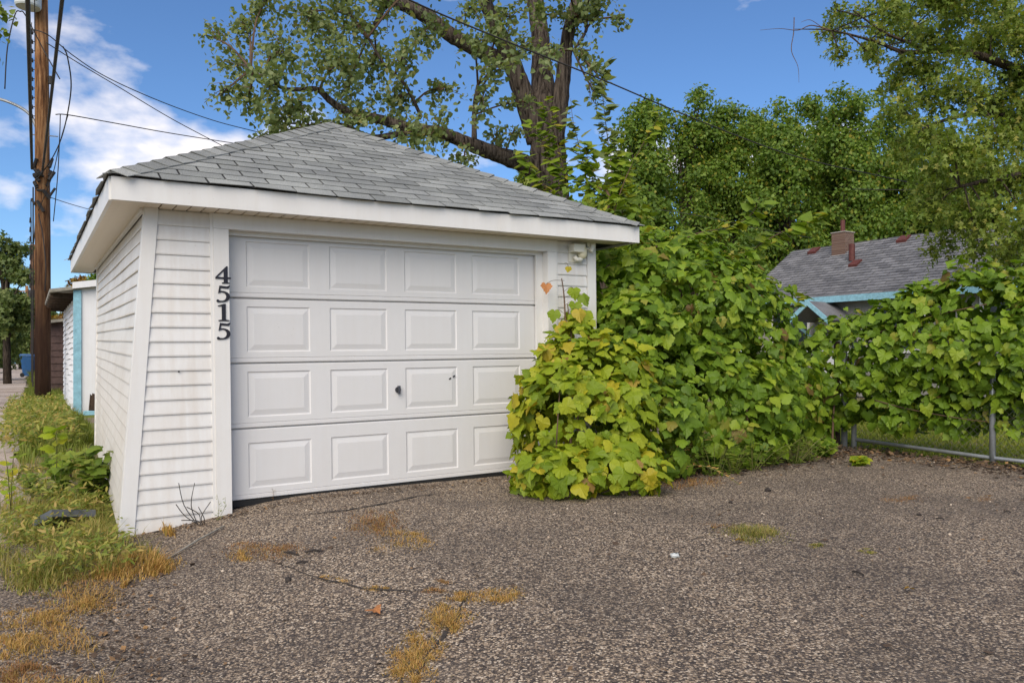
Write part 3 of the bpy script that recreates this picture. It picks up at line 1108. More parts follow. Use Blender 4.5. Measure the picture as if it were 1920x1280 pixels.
MB().hexa([(.12, -.25, gz), (.55, -.22, gz), (.55, -.14, gz), (.12, -.16, gz), (.12, -.24, .05), (.5, -.2, .03), (.5, -.15, .04), (.15, -.17, .06)]).build('fallen_trim', M['bluepaint'], NG)

BG = thing('brown_shed', 'dark brown lap sided shed behind the utility pole', 'shed', L(-.75, 20.4, 0), (0, 0, YAW))
MB().hexa([(0.03, .03, 0), (3.4, .03, 0), (3.4, 5, 0), (.03, 5, 0), (.03, .03, 2.05), (3.4, .03, 2.55), (3.4, 5, 2.55), (.03, 5, 2.05)]).build('wall', M['brownwood'], BG)
lb = lap_wall(MB(), (.0, .03, 0), (3.4, .03, 0), .25, 2.05, .20, (0, -1, 0), .012, 5)
tag(lb.build('lap_siding', M['brownwood'], BG), kind='stuff')
MB().hexa([(-.35, -.25, 1.98), (3.7, -.25, 2.58), (3.7, 5.2, 2.58), (-.35, 5.2, 1.98), (-.35, -.25, 2.06), (3.7, -.25, 2.66), (3.7, 5.2, 2.66), (-.35, 5.2, 2.06)]).build('roof', M['greywood'], BG)
MB().box(.9, 1.02, -.03, .02, 0, 1.95).build('post', M['greywood'], BG)


def far_house(name, label, loc, w, d, h, rise, wallmat, yaw=YAW, cat='house'):
    t = thing(name, label, cat, loc, (0, 0, yaw))
    MB().add([(0, 0, 0), (w, 0, 0), (w, d, 0), (0, d, 0), (0, 0, h), (w, 0, h), (w, d, h), (0, d, h), (w / 2, 0, h + rise), (w / 2, d, h + rise)],
             [(0, 1, 5, 8, 4), (1, 2, 6, 5), (2, 3, 7, 9, 6), (3, 0, 4, 7)]).build('wall', wallmat, t)
    MB().hexa([(-.4, -.3, h - .25), (w / 2, -.3, h + rise), (w / 2, d + .3, h + rise), (-.4, d + .3, h - .25), (-.4, -.3, h - .12), (w / 2, -.3, h + rise + .13), (w / 2, d + .3, h + rise + .13), (-.4, d + .3, h - .12)]) \
        .hexa([(w / 2, -.3, h + rise), (w + .4, -.3, h - .25), (w + .4, d + .3, h - .25), (w / 2, d + .3, h + rise), (w / 2, -.3, h + rise + .13), (w + .4, -.3, h - .12), (w + .4, d + .3, h - .12), (w / 2, d + .3, h + rise + .13)]).build('roof', M['shingle_house'], t)
    dr = MB().box(w * .25, w * .75, -.04, -.004, 0, 2.1).build('door', M['bluepaint'] if cat == 'garage' else M['glass'], t)
    return t


far_house('far_garage', 'cream garage at left edge far down the alley', L(-9.3, 46, 0), 3.2, 6, 2.5, 1.3, M['stucco'], cat='garage')
far_house('far_garage', 'tiny white garage at the far end of the alley', L(-4.6, 105, 0), 3.2, 5, 2.4, 1.2, M['whiteboard'], cat='garage')


def bin_(loc, label, yaw):
    t = thing('wheelie_bin', label, 'bin', loc, (0, 0, yaw), 'bins along the alley')
    MB().hexa([(-.24, -.27, .06), (.24, -.27, .06), (.24, .27, .06), (-.24, .27, .06), (-.30, -.36, 1.0), (.30, -.36, 1.0), (.30, .36, 1.0), (-.30, .36, 1.0)]).build('body', M['binblue'], t)
    MB().hexa([(-.33, -.40, 1.0), (.33, -.40, 1.0), (.33, .40, 1.03), (-.33, .40, 1.03), (-.28, -.34, 1.07), (.28, -.34, 1.07), (.28, .38, 1.12), (-.28, .38, 1.12)]).build('lid', M['binblue'], t)
    for sx in (-.26, .22):
        MB().tube([(sx, .30, .11), (sx + .05, .30, .11)], .11, 10).build('wheel', M['rubber'], t)
    MB().tube([(-.26, .42, .98), (.26, .42, .98)], .018, 6).build('handle', M['binblue'], t)


bin_(L(-1.15, 38, .02), 'blue wheelie bin beside the second utility pole', YAW + .9)
bin_(L(-.45, 38.5, .02), 'blue wheelie bin mostly hidden behind the second utility pole', YAW + .3)
bin_(L(-6.3, 44, .0), 'blue wheelie bin beside the cream garage at left edge', YAW)

# ------------------------------------------------------------------ utility poles and cables
def upole(loc, h, r0, r1, label, near=False):
    t = thing('utility_pole', label, 'utility pole', loc, (0, 0, 0), 'utility poles along the alley')
    n = 14
    MB().tube([(.0, 0, -.3), (0, 0, h * .33), (-.02, 0, h * .66), (-.05, 0, h)], [r0, r0 * .95, (r0 + r1) / 2, r1], 18 if near else 8).build('shaft', M['pole'], t, True)
    return t


PB = L(-1.0, 15.5, 0.06)
pole = upole(PB, 11.4, .172, .125, 'tall brown wooden utility pole carrying a white transformer beside the alley', True)
# transformer can, offset towards the camera side
tcx, tcy = -.10, -.40
tr = MB()
tr.tube([(tcx, tcy, 9.10), (tcx, tcy, 9.14), (tcx, tcy, 10.1), (tcx, tcy, 10.16)], [.25, .27, .27, .22], 24)
tank = tr.build('transformer', M['transformer'], pole)
MB().tube([(tcx, tcy, 9.6), (-.03, 0, 9.6)], .05, 6).build('bracket', M['steel'], tank)
txt = bpy.data.curves.new('marking', 'FONT')
txt.body = '20/140'
txt.size = .15
txt.extrude = .001
txt.align_x = 'CENTER'
tmp = bpy.data.objects.new('marking', txt)
me = bpy.data.meshes.new_from_object(tmp)
bpy.data.objects.remove(tmp)
va = math.atan2(PB.x, PB.y)
for v in me.vertices:            # wrap the lettering round the can
    a = v.co.x / .272
    v.co = Vector((.274 * math.sin(a), -.274 * math.cos(a) - v.co.z, v.co.y))
me.materials.clear()
me.materials.append(M['number'])
o = link('marking', me, tank)
o.location = (tcx, tcy, 9.22)
o.rotation_euler = (0, 0, -va)
# insulator rack, bolts, lamp arm
rk = MB()
for k in range(10):
    z = 6.65 + k * .22
    rk.tube([(-.24, -.05, z), (-.24, -.05, z + .09)], [.045, .03], 8)
    rk.tube([(-.12, 0, z + .05), (-.26, -.05, z + .05)], .012, 5)
rk.build('insulator_rack', M['wire'], pole)
MB().tube([(-.245, -.05, 6.5), (-.245, -.05, 8.9)], .018, 6).build('rack_bar', M['steel'], pole)
MB().tube([(.12, 0, 7.55), (.26, -.02, 7.55)], .014, 5).tube([(.2, -.02, 7.46), (.2, -.02, 7.64)], .05, 8).build('insulator', M['wire'], pole)
MB().tube([(-.30, 0, 6.27), (.36, 0, 6.22)], .014, 5).build('step_bolt', M['steel'], pole)
am = spline([(-.12, 0, 6.35), (-.3, -.05, 6.75), (-.75, -.2, 7.0), (-1.5, -.4, 7.15)], 5)
MB().tube(am, .035, 7).build('lamp_arm', M['steel'], pole)
MB().tube([(-1.45, -.4, 7.17), (-1.6, -.42, 7.15), (-2.0, -.5, 7.08)], [.06, .13, .08], 10).build('lamp_head', M['transformer'], pole)
cl = MB()
rnd = random.Random(5)
for k in range(16):
    z = 4.6 + rnd.random() * .9
    a, r_ = rnd.uniform(-2.4, .2), rnd.uniform(.15, .24)
    cl.tube([(r_ * math.cos(a), r_ * math.sin(a), z), (r_ * math.cos(a + .6) * 1.15, r_ * math.sin(a + .6), z + rnd.uniform(-.25, .25))], rnd.uniform(.02, .05), 6)
cl.build('cable_clamps', M['wire'], pole)
ch = MB()
for k in range(9):
    z = 2.4 + k * .22
    ch.tube([(-.23, -.1, z), (-.23, -.1, z + .12)], [.03, .022], 6)
ch.tube([(-.20, -.1, .4), (-.22, -.1, 4.7)], .012, 5)
ch.tube([(-.16, -.12, .3), (-.155, -.12, 5.0)], .016, 5)
ch.build('conduit', M['wire'], pole)

p2 = upole(L(-1.05, 40, .05), 6.6, .16, .12, 'second utility pole farther down the alley beside the blue bins')
MB().tube([(-.35, 0, 4.9), (.25, 0, 4.75)], .03, 5).build('bracket', M['steel'], p2)
MB().tube([(-.02, -.1, 3.9), (-.02, -.1, 4.3)], .16, 8).build('splice_box', M['wire'], p2)
p3 = upole(L(-1.35, 76, .05), 7.2, .17, .12, 'third utility pole, farthest and smallest down the alley')
MB().tube([(-.8, 0, 6.7), (.8, 0, 6.7)], .06, 5).build('crossarm', M['pole'], p3)


def cable(pts, r, label, n=8, group='overhead cables'):
    mb = MB().tube(spline(pts, n), r, 5)
    return tag(mb.build('overhead_cable', M['wire'], None, True), label, 'cable', group)


def along(s0, z0, s1, z1, d1=-26, sag=.7, n=14):
    """cable from the near pole running over the alley towards the next pole behind the camera"""
    out = []
    for k in range(n + 1):
        t = k / n
        d = 15.3 + (d1 - 15.3) * t
        out.append(L(s0 + (s1 - s0) * t, d, z0 + (z1 - z0) * t - sag * 4 * t * (1 - t)))
    return out


cable(along(-1.22, 5.45, -1.55, 6.3, sag=.25), .030, 'thick black cable rising from pole left of the transformer', 3)
cable(along(-1.02, 5.30, -.80, 6.0, sag=.35), .024, 'thick black cable rising from pole right of the transformer', 3)
cable(along(-1.16, 8.2, -1.5, 8.4, sag=.6), .010, 'thin line rising steeply left of the transformer', 3)
cable([W(66, 340, 18.2), W(96, 300, 17), W(118, 250, 16), W(133, 170, 14.5), W(127, 110, 13.5), W(118, 88, 13)], .012, 'slack loop of black wire curving right of the pole')
cable([W(84, 545, 18.2), W(86, 500, 18.1), W(80, 440, 18.1), W(72, 400, 18.1)], .012, 'pale drop wire hooked down the pole shaft')
cable([W(100, 415, 17), W(108, 330, 16.6), W(112, 250, 16.2), W(113, 215, 16)], .010, 'thin wire hanging straight beside the pole')
cable([W(72, 395, 18.1), W(98, 330, 17.4), W(113, 265, 17), W(128, 215, 16.6)], .009, 'thin wire fanning out right below the cable junction')
cable([W(9, 167, 17.8), W(14, 90, 17.8), W(28, 28, 17.8), W(38, 22, 17.9), W(48, 30, 18), W(85, 100, 18.2), W(112, 148, 17.5)], .014, 'hanging black jumper wire left of the pole top')
cable([W(58, 55, 18), W(90, 66, 18), W(135, 103, 19), W(200, 145, 20), W(300, 190, 22), W(400, 226, 24), W(480, 247, 26), W(560, 268, 28)], .013, 'upper service wire from pole towards the big tree')
cable([W(86, 80, 18), W(146, 118, 18.5), W(220, 162, 19.5), W(320, 222, 20.5), W(425, 278, 22), W(520, 330, 24)], .012, 'middle service wire sloping down behind the garage roof')
cable([W(104, 215, 17), W(130, 216, 17.2), W(220, 232, 18.5), W(320, 250, 20), W(460, 272, 22), W(600, 292, 25)], .012, 'lowest service wire crossing the white cloud')
cable([W(94, 370, 18.4), W(130, 382, 21), W(175, 395, 24), W(260, 420, 29)], .010, 'faint wire from mid pole disappearing behind the roof')
cable([W(560, -130, 7.5), W(660, -60, 8.2), W(775, 4, 9), W(950, 78, 10), W(1130, 150, 11.2), W(1300, 222, 12.6), W(1480, 290, 14.2), W(1640, 328, 15.6), W(1760, 350, 17), W(1930, 356, 19)], .011, 'long dark service wire crossing in front of the big tree')
cable([W(1235, 393, 24), W(1330, 408, 24), W(1420, 428, 25), W(1520, 446, 27)], .010, 'faint wire low in front of the background trees')
cable([W(1600, 355, 17.2), W(1760, 356, 17), W(1930, 348, 16)], .010, 'short wire running right into the maple')
for (a, b, lab) in ((-1.05, 6.2, 'left far span of wire between the smaller poles'), (-.9, 5.0, 'right far span of wire between the smaller poles')):
    cable([L(a, 15.6, b), L(a - .05, 28, b - .7), L(a - .1, 40, b - .2), L(a - .2, 58, b - .6), L(a - .35, 76, b + .6)], .018, lab)

# ------------------------------------------------------------------ house behind the fence
HS, HD = 19.57, 10.4
H = thing('bungalow', 'bungalow with grey shingle roof, brick chimney and light blue fascia behind the vines', 'house', L(HS, HD, 0), (0, 0, YAW))
LEN = 10.5
HZ, EZ, HWD = 4.43, 2.66, 2.55
# local: x along E1 (away), y along E2; the house runs towards -y
MB().box(-HWD + .35, HWD - .35, -LEN + .3, -.35, 0, EZ + .05).build('wall', M['stucco'], H)
MB().add([(-HWD + .35, -.36, EZ), (HWD - .35, -.36, EZ), (0, -.36, HZ - .15), (-HWD + .35, -.30, EZ), (HWD - .35, -.30, EZ), (0, -.30, HZ - .15)], [(0, 2, 1), (3, 4, 5), (0, 3, 5, 2), (1, 2, 5, 4)]).build('gable_wall', M['stucco'], H)
MB().add([(-HWD + .35, -LEN + .3, EZ), (HWD - .35, -LEN + .3, EZ), (0, -LEN + .3, HZ - .15), (-HWD + .35, -LEN + .36, EZ), (HWD - .35, -LEN + .36, EZ), (0, -LEN + .36, HZ - .15)], [(0, 1, 2), (3, 5, 4), (0, 2, 5, 3), (1, 4, 5, 2)]).build('gable_wall', M['stucco'], H)
hr = MB()
for sx in (-1, 1):
    hr.hexa([(sx * HWD, -LEN, EZ - .05), (0, -LEN, HZ - .05), (0, 0, HZ - .05), (sx * HWD, 0, EZ - .05), (sx * HWD, -LEN, EZ), (0, -LEN, HZ), (0, 0, HZ), (sx * HWD, 0, EZ)])
hroof = hr.build('roof', M['shingle_house'], H)
sh = MB()
hl = math.hypot(HWD, HZ - EZ)
k = 0
ua = Vector((HWD, 0, HZ - EZ)).normalized()
nn = Vector((-(HZ - EZ), 0, HWD)).normalized()
t = 0
rr = random.Random(3)
while t < hl - .05:
    y = -LEN + (k % 2) * .16
    while y < -.02:
        y2 = min(0, y + .31)
        a = Vector((-HWD, 0, EZ)) + ua * t
        b = Vector((-HWD, 0, EZ)) + ua * min(hl, t + .17)
        h = .022 + rr.uniform(0, .012)
        sh.add([a + Vector((0, y, 0)) + nn * h, a + Vector((0, y2, 0)) + nn * h, b + Vector((0, y2, 0)) + nn * .008, b + Vector((0, y, 0)) + nn * .008,
                a + Vector((0, y, 0)), a + Vector((0, y2, 0))], [(1, 0, 3, 2), (4, 0, 1, 5)])
        y += .322
    t += .145
    k += 1
tag(sh.build('roof_shingles', M['shingle_house'], hroof), kind='stuff')
MB().box(-HWD - .035, -HWD - .005, -LEN, 0, EZ - .15, EZ + .02).build('fascia', M['bluepaint'], H)


def onroof(y, up):      # a point on the slope facing us
    p = Vector((-HWD, y, EZ)) + ua * up
    return p


cy = -2.05
cz = MB().box(-.58, -.14, cy - .22, cy + .22, HZ - .75, HZ + .27)
chim = cz.build('chimney', M['brick'], hroof)
MB().box(-.60, -.12, cy - .24, cy + .24, HZ + .272, HZ + .30).build('chimney_cap', M['concrete'], hroof)
MB().tube([(-.36, cy, HZ + .29), (-.36, cy, HZ + .66)], .065, 10).build('flue_pipe', M['redmetal'], hroof)
MB().box(-.62, -.581, cy - .25, cy + .25, HZ - .47, HZ - .40).build('flashing', M['trim'], hroof)


def vent(y, up, w, h):
    p = onroof(y, up)
    MB().hexa([p + Vector((0, -w, .0)), p + Vector((.28, -w, .16)), p + Vector((.28, w, .16)), p + Vector((0, w, .0)),
               p + Vector((-.02, -w, h)), p + Vector((.24, -w, h + .16)), p + Vector((.24, w, h + .16)), p + Vector((-.02, w, h))]).build('roof_vent', M['redmetal'], hroof)


vent(-.95, hl - .42, .14, .09)
vent(-3.85, hl - .42, .14, .09)
vent(-3.0, hl - 1.55, .13, .08)
p = onroof(-2.75, hl - 1.15)
MB().tube([p, p + Vector((0, 0, .48))], .085, 8).build('vent_pipe', M['redmetal'], hroof)
p = onroof(-.55, .75)
MB().tube([p, p + Vector((0, 0, .3))], .07, 8).build('vent_pipe', M['redmetal'], hroof)
# windows on the wall facing us
wx = -HWD + .35
for (y0, y1, z0, z1) in ((-2.25, -1.05, 1.25, 2.35), (-5.6, -4.4, 1.25, 2.35), (-8.3, -7.0, 1.25, 2.35)):
    wf = MB()
    for bxx in ((y0 - .08, y1 + .08, z1, z1 + .1), (y0 - .08, y1 + .08, z0 - .1, z0), (y0 - .08, y0, z0, z1), (y1, y1 + .08, z0, z1), ((y0 + y1) / 2 - .03, (y0 + y1) / 2 + .03, z0, z1)):
        wf.box(wx - .05, wx - .002, bxx[0], bxx[1], bxx[2], bxx[3])
    win = wf.build('window', M['trim'], H)
    MB().box(wx - .02, wx - .003, y0, (y0 + y1) / 2 - .03, z0, z1).build('pane', M['glass'], win)
    MB().box(wx - .02, wx - .003, (y0 + y1) / 2 + .03, y1, z0, z1).build('pane', M['glass'], win)
# small gabled porch
py0, py1, px0 = -3.7, -2.45, wx - 1.1
ym = (py0 + py1) / 2
pr = MB()
for (ya, yb) in ((py0, ym), (py1, ym)):
    pr.hexa([(px0, ya, 2.0), (px0, yb, 2.48), (wx, yb, 2.48), (wx, ya, 2.0), (px0, ya, 2.05), (px0, yb, 2.53), (wx, yb, 2.53), (wx, ya, 2.05)])
porch = pr.build('porch_roof', M['shingle_house'], H)
for (ya, yb) in ((py0, ym), (py1, ym)):
    MB().hexa([(px0 - .035, ya, 1.91), (px0 - .035, yb, 2.41), (px0 - .002, yb, 2.41), (px0 - .002, ya, 1.91), (px0 - .035, ya, 2.06), (px0 - .035, yb, 2.55), (px0 - .002, yb, 2.55), (px0 - .002, ya, 2.06)]).build('barge_board', M['bluepaint'], porch)
for ya in (py0 + .12, py1 - .12):
    MB().tube([(px0 + .05, ya, 1.99), (wx - .02, ya, 1.45)], .05, 4).build('bracket', M['bluepaint'], porch)
dr = MB().box(wx - .04, wx - .003, ym - .45, ym + .45, .3, 2.0).build('door', M['whiteboard'], H)
MB().box(wx - .05, wx - .041, ym - .28, ym + .28, 1.2, 1.85).build('pane', M['stucco'], dr)

# ------------------------------------------------------------------ chain link fence and gate
FA = W(1583, 836, 9.45)
FA.z = 0
FB = W(1861, 868, 8.0)
FB.z = 0
fdir = (FB - FA).normalized()
FEND = FB + fdir * 2.2
fen = thing('chain_link_fence', 'galvanised chain link fence section hung with grape vines', 'fence', FA)
HT = 1.25


def fp(t, z):
    return rel(FA + fdir * t + Vector((0, 0, z)), fen)


lenf = (FEND - FA).length
tB = (FB - FA).length
for t in (0, .13, tB, lenf):
    MB().tube([fp(t, -.1), fp(t, HT + .06)], .030 if t else .036, 10).tube([fp(t, HT + .055), fp(t, HT + .085)], [.036, .012], 10).build('post', M['steel'], fen, True)
MB().tube([fp(.13, .10), fp(tB, .055), fp(lenf, .05)], .021, 8).build('bottom_rail', M['steel'], fen, True)
MB().tube([fp(.0, HT), fp(lenf, HT)], .021, 8).build('top_rail', M['steel'], fen, True)
cm = MB()
t = -HT
while t < lenf:
    for sgn in (1, -1):
        a = (t, .07) if sgn == 1 else (t + HT, .07)
        b = (t + HT, HT) if sgn == 1 else (t, HT)
        pts = []
        for q in (a, b):
            pts.append(q)
        (ax_, az_), (bx_, bz_) = pts
        lo, hi = 0.13, lenf
        if ax_ != bx_:
            def at(xx):
                return az_ + (bz_ - az_) * (xx - ax_) / (bx_ - ax_)
            x0_, x1_ = max(min(ax_, bx_), lo), min(max(ax_, bx_), hi)
            if x1_ - x0_ > .02:
                off = Vector((-fdir.y, fdir.x, 0)) * (.003 * sgn)
                cm.tube([fp(x0_, at(x0_)) + off, fp(x1_, at(x1_)) + off], .0015, 3, False)
    t += .078
tag(cm.build('chain_link', M['oldsteel'], fen), kind='stuff')
# dark older post beside the gate post
op = MB().tube([W(1570, 842, 9.6), W(1569, 640, 9.6)], .035, 8).build('fence_post', M['rotwood'])
tag(op, 'dark old post standing just left of the galvanised gate post', 'post')

# ------------------------------------------------------------------ vines
def ell_points(ells, density, lo=.72, hi=1.04, keep=None):
    """points through the outer shell of a union of ellipsoids, with outward normals"""
    P, Nn = [], []
    cs = [np.array(e[0]) for e in ells]
    rs = [np.array(e[1]) for e in ells]
    for c, r in zip(cs, rs):
        area = 4 * math.pi * ((r[0] * r[1]) ** 1.6 / 3 + (r[0] * r[2]) ** 1.6 / 3 + (r[1] * r[2]) ** 1.6 / 3) ** (1 / 1.6)
        n = int(area * density)
        u = rdir(n)
        rad = lo + (hi - lo) * RNG.random(n) ** .6
        lum = np.sin(u[:, 0] * 7 + c[0] * 5) * np.sin(u[:, 1] * 6 + c[1] * 3) * np.sin(u[:, 2] * 8 + c[2] * 7)
        rad = rad * (1 + .16 * lum)
        p = c + u * r * rad[:, None]
        nn_ = unit(u / r)
        ok = p[:, 2] > .02
        for c2, r2 in zip(cs, rs):
            if c2 is c:
                continue
            ok &= np.sum(((p - c2) / r2) ** 2, axis=1) > (lo - .06) ** 2
        hol = np.sin(p[:, 0] * 4.1 + 1.3) * np.sin(p[:, 1] * 3.7 + .4) * np.sin(p[:, 2] * 5.3 + 2.0)
        ok &= (hol < .40) | (rad < .84)
        P.append(p[ok])
        Nn.append(nn_[ok])
    P, Nn = np.concatenate(P), np.concatenate(Nn)
    if keep is not None:
        k = keep(P)
        P, Nn = P[k], Nn[k]
    return P, Nn


def outside_garage(P):
    q = P[:, :2] - np.array([P1.x, P1.y])
    s = q @ np.array([E1.x, E1.y])
    d = q @ np.array([E2.x, E2.y])
    inside = (s > -.6) & (s < 3.47) & (d > -.03) & (d < 5.05) & (P[:, 2] < 2.2)
    under = (s > -.85) & (s < 3.86) & (d > -.33) & (d < 5.3) & (P[:, 2] > 2.1) & (P[:, 2] < 2.75)
    return ~inside & ~under


def vine(name, label, ells, density, mat, size, base, stems, group='grape vines', droop=.55, extra=(), hi=1.04):
    t = thing(name, label, 'vine', base, group=group)
    P, Nn = ell_points(ells, density, keep=outside_garage, hi=hi)
    n = len(P)
    nrm = unit(Nn * .75 + np.array([0, -.15, .38]) + RNG.normal(size=(n, 3)) * .38)
    tip = np.array([0, 0, -1.0]) * droop + Nn * .25 + RNG.normal(size=(n, 3)) * .38
    sz = size * (0.38 + 1.05 * RNG.random(n) ** 1.5)
    # keep leaves off the garage faces: shift their stalk ends slightly outward
    # the ones that show largest become leaf objects of their own
    view = unit(np.array([0, 0, CAM_Z]) - P)
    dist = np.linalg.norm(P - np.array([0, 0, CAM_Z]), axis=1)
    fac = np.abs(np.sum(nrm * view, axis=1)) * np.clip(np.sum(Nn * view, axis=1), 0, 1)
    score = sz / dist * fac
    order = np.argsort(-score)
    big, rest = order[:300], order[300:]
    Pl = np_rel(P, t)
    s_, t_, n_ = bases(nrm, tip)
    protos = [None] * 4
    for q, i in enumerate(big):
        k = q % 4
        if protos[k] is None:
            mb = MB().add([tuple(v) for v in GRAPE[k][0]], GRAPE[k][1])
            o = mb.build('leaf', mat, t)
            protos[k] = o
        else:
            o = protos[k].copy()
            C.objects.link(o)
        m = Matrix.Identity(4)
        for a in range(3):
            m[a][0], m[a][1], m[a][2], m[a][3] = s_[i][a] * sz[i], t_[i][a] * sz[i], n_[i][a] * sz[i], Pl[i][a]
        o.matrix_local = m
    for k in range(4):
        idx = rest[k::4]
        tag(cloud('foliage', Pl[idx], nrm[idx], tip[idx], sz[idx], GRAPE[k], mat, t), kind='stuff')
    for st in stems:
        pts, r = st
        pts = [rel(p, t) for p in spline(pts, 6)]
        MB().tube(pts, [r * (1 - .6 * i / len(pts)) for i in range(len(pts))], 6).build('stem', M['twig'], t, True)
    return t


def E(px, py, Y, rx, ry, rz):
    p = W(px, py, Y)
    return ((p.x, p.y, p.z), (rx, ry, rz))


front_ells = [E(1075, 800, 6.65, .50, .45, .62), E(1115, 715, 6.9, .50, .42, .46), E(1078, 655, 7.0, .26, .22, .26), E(1040, 715, 6.8, .20, .22, .36), E(1082, 612, 7.12, .13, .12, .2), E(1150, 790, 6.8, .40, .45, .55),
              E(1050, 885, 6.15, .36, .28, .22), E(1150, 880, 6.3, .42, .32, .24), E(1010, 780, 6.75, .20, .25, .42), E(1000, 900, 6.3, .17, .2, .16)]
vf = vine('grape_vine', 'yellow green grape vine mound spilling over the right of the garage door', front_ells, 225, M['vine_front'], .112, on_ground(1080, 900),
          [([on_ground(1075, 915), W(1068, 780, 6.6), W(1062, 650, 7.0), W(1058, 560, 7.25), W(1053, 522, 7.3)], .012),
           ([on_ground(1090, 910), W(1082, 760, 6.5), W(1072, 640, 6.95), W(1064, 570, 7.2)], .010),
           ([on_ground(1040, 910), W(1045, 800, 6.2), W(1052, 700, 6.7)], .008)], droop=.75)
main_ells = [E(1185, 575, 8.5, .80, .85, .84), E(1290, 590, 8.6, .85, .85, .84), E(1385, 630, 8.7, .60, .65, .76), E(1200, 660, 7.5, .46, .45, .62), E(1215, 790, 7.1, .50, .45, .60), E(1240, 765, 7.75, .85, .62, .80), E(1350, 765, 8.0, .75, .62, .74),
             E(1445, 730, 8.8, .55, .55, .66), E(1165, 690, 7.9, .45, .45, .8)]
vm = vine('grape_vine', 'dense green grape vine mound filling the corner right of the garage', main_ells, 240, M['vine_main'], .102, on_ground(1300, 890),
          [([on_ground(1300, 880), W(1290, 700, 8.2), W(1280, 560, 8.4), W(1230, 460, 8.6)], .02), ([on_ground(1400, 870), W(1400, 760, 8.4), W(1380, 620, 8.5)], .016)])
fence_ells = [E(1490, 715, 9.5, .55, .42, .50), E(1580, 690, 9.2, .50, .40, .66), E(1655, 655, 8.85, .52, .36, .58), E(1735, 635, 8.55, .48, .36, .64), E(1820, 620, 8.25, .48, .36, .72), E(1905, 625, 7.95, .46, .36, .72),
              E(1485, 785, 9.2, .45, .32, .42), E(1640, 735, 8.95, .40, .22, .36), E(1745, 725, 8.6, .40, .20, .36), E(1850, 730, 8.2, .40, .2, .36), E(1690, 775, 8.75, .32, .16, .22), E(1800, 775, 8.4, .30, .15, .22), E(1910, 765, 7.95, .34, .16, .26), E(1960, 640, 7.7, .4, .36, .7)]
vc = vine('grape_vine', 'green grape vine draped over the chain link fence at right', fence_ells, 245, M['vine_main'], .110, on_ground(1600, 850),
          [([on_ground(1560, 845), W(1570, 720, 9.1), W(1620, 640, 8.8), W(1720, 600, 8.4), W(1850, 570, 8.0)], .014),
           ([W(1640, 750, 8.75), W(1720, 770, 8.5), W(1850, 790, 8.05), W(1910, 780, 7.9)], .008)])
top_ells = [E(1150, 385, 10.8, .40, .4, .34), E(1095, 370, 11.2, .40, .4, .30), E(1120, 425, 10.6, .70, .6, .36), E(1170, 410, 10.0, .36, .5, .30), E(1060, 400, 11.3, .5, .5, .36), E(1230, 465, 9.6, .4, .5, .26)]
vt = vine('grape_vine', 'bright yellow green vine and brush rising behind the garage roof', top_ells, 62, M['vine_top'], .12, on_ground(1150, 800),
          [([L(4.3, 3.4, 0), W(1130, 420, 10.4), W(1120, 350, 10.8)], .03)], hi=1.12)
# yellowed and rust coloured leaves at the top of the front vine
for (px, py, Y, s, mt, nx) in ((1024, 540, 7.15, .10, 'vine_rust', .2), (1022, 655, 6.75, .16, 'vine_yellow', .0), (1040, 590, 7.1, .12, 'vine_front', -.2), (1085, 588, 7.0, .13, 'vine_yellow', .3),
                              (1046, 683, 6.6, .13, 'vine_yellow', .1), (1075, 548, 7.2, .12, 'vine_front', .0), (1092, 560, 7.2, .13, 'vine_front', .4), (1078, 575, 7.15, .12, 'vine_front', .2),
                              (1100, 590, 7.05, .14, 'vine_front', .1), (1062, 610, 7.05, .13, 'vine_front', .0), (1050, 618, 7.0, .11, 'vine_yellow', .0), (1066, 508, 7.25, .06, 'vine_front', .0)):
    k = random.randrange(4)
    o = MB().add([tuple(v * s) for v in GRAPE[k][0]], GRAPE[k][1]).build('leaf', M[mt], vf)
    p = rel(W(px, py - 8, Y), vf)
    o.location = p
    nrm = Vector((nx, -1, .35 + random.uniform(-.2, .2))).normalized()
    tp = Vector((random.uniform(-.4, .4), 0, -1))
    tp = (tp - nrm * tp.dot(nrm)).normalized()
    sd_ = tp.cross(nrm)
    o.matrix_local = Matrix.Translation(p) @ Matrix((sd_, tp, nrm)).transposed().to_4x4()
    q0 = rel(W(1058 if py < 600 else 1062, py - (14 if py < 545 else 2), 7.27 if py < 600 else 7.1), vf)
    MB().tube(spline([q0, q0.lerp(p, .6) + Vector((0, 0, .02)), p], 4), .0022, 4, False).build('petiole', M['twig'], vf, True)


# ------------------------------------------------------------------ shoots and saplings
def shoot(name, label, pts, r, leaf, size, mat, gap=.05, cat='sapling', group=None, side=True, tmpl=T_DELT, spread=.5, lean_up=.4):
    t = thing(name, label, cat, pts[0], group=group)
    sp = [rel(p, t) for p in spline(pts, 8)]
    MB().tube(sp, [r * (1 - .75 * i / len(sp)) for i in range(len(sp))], 5).build('stem', M['twig'] if r > .004 else M['greenstem'], t, True)
    P, Nn, Tt, Sz = [], [], [], []
    acc = 0
    for i in range(len(sp) - 1):
        seg = sp[i + 1] - sp[i]
        m = max(1, int(2.2 * seg.length / gap + random.random()))
        for k in range(m):
            p = sp[i] + seg * (k / m)
            a = seg.normalized()
            o1 = a.cross(Vector((random.uniform(-1, 1), random.uniform(-1, 1), random.uniform(-1, 1)))).normalized()
            tp = o1 * spread + a * .35 + Vector((0, 0, lean_up * .2 - .25)) * 1.0
            P.append(tuple(p + o1 * random.uniform(0, .07)))
            Nn.append((random.uniform(-.6, .6), random.uniform(-.8, .2), 1.0 + random.uniform(-.5, .3)))
            Tt.append(tuple(tp))
            Sz.append(size * random.uniform(.6, 1.5))
    tag(cloud('foliage', np.array(P), np.array(Nn), np.array(Tt), np.array(Sz), tmpl, mat, t), kind='stuff')
    return t


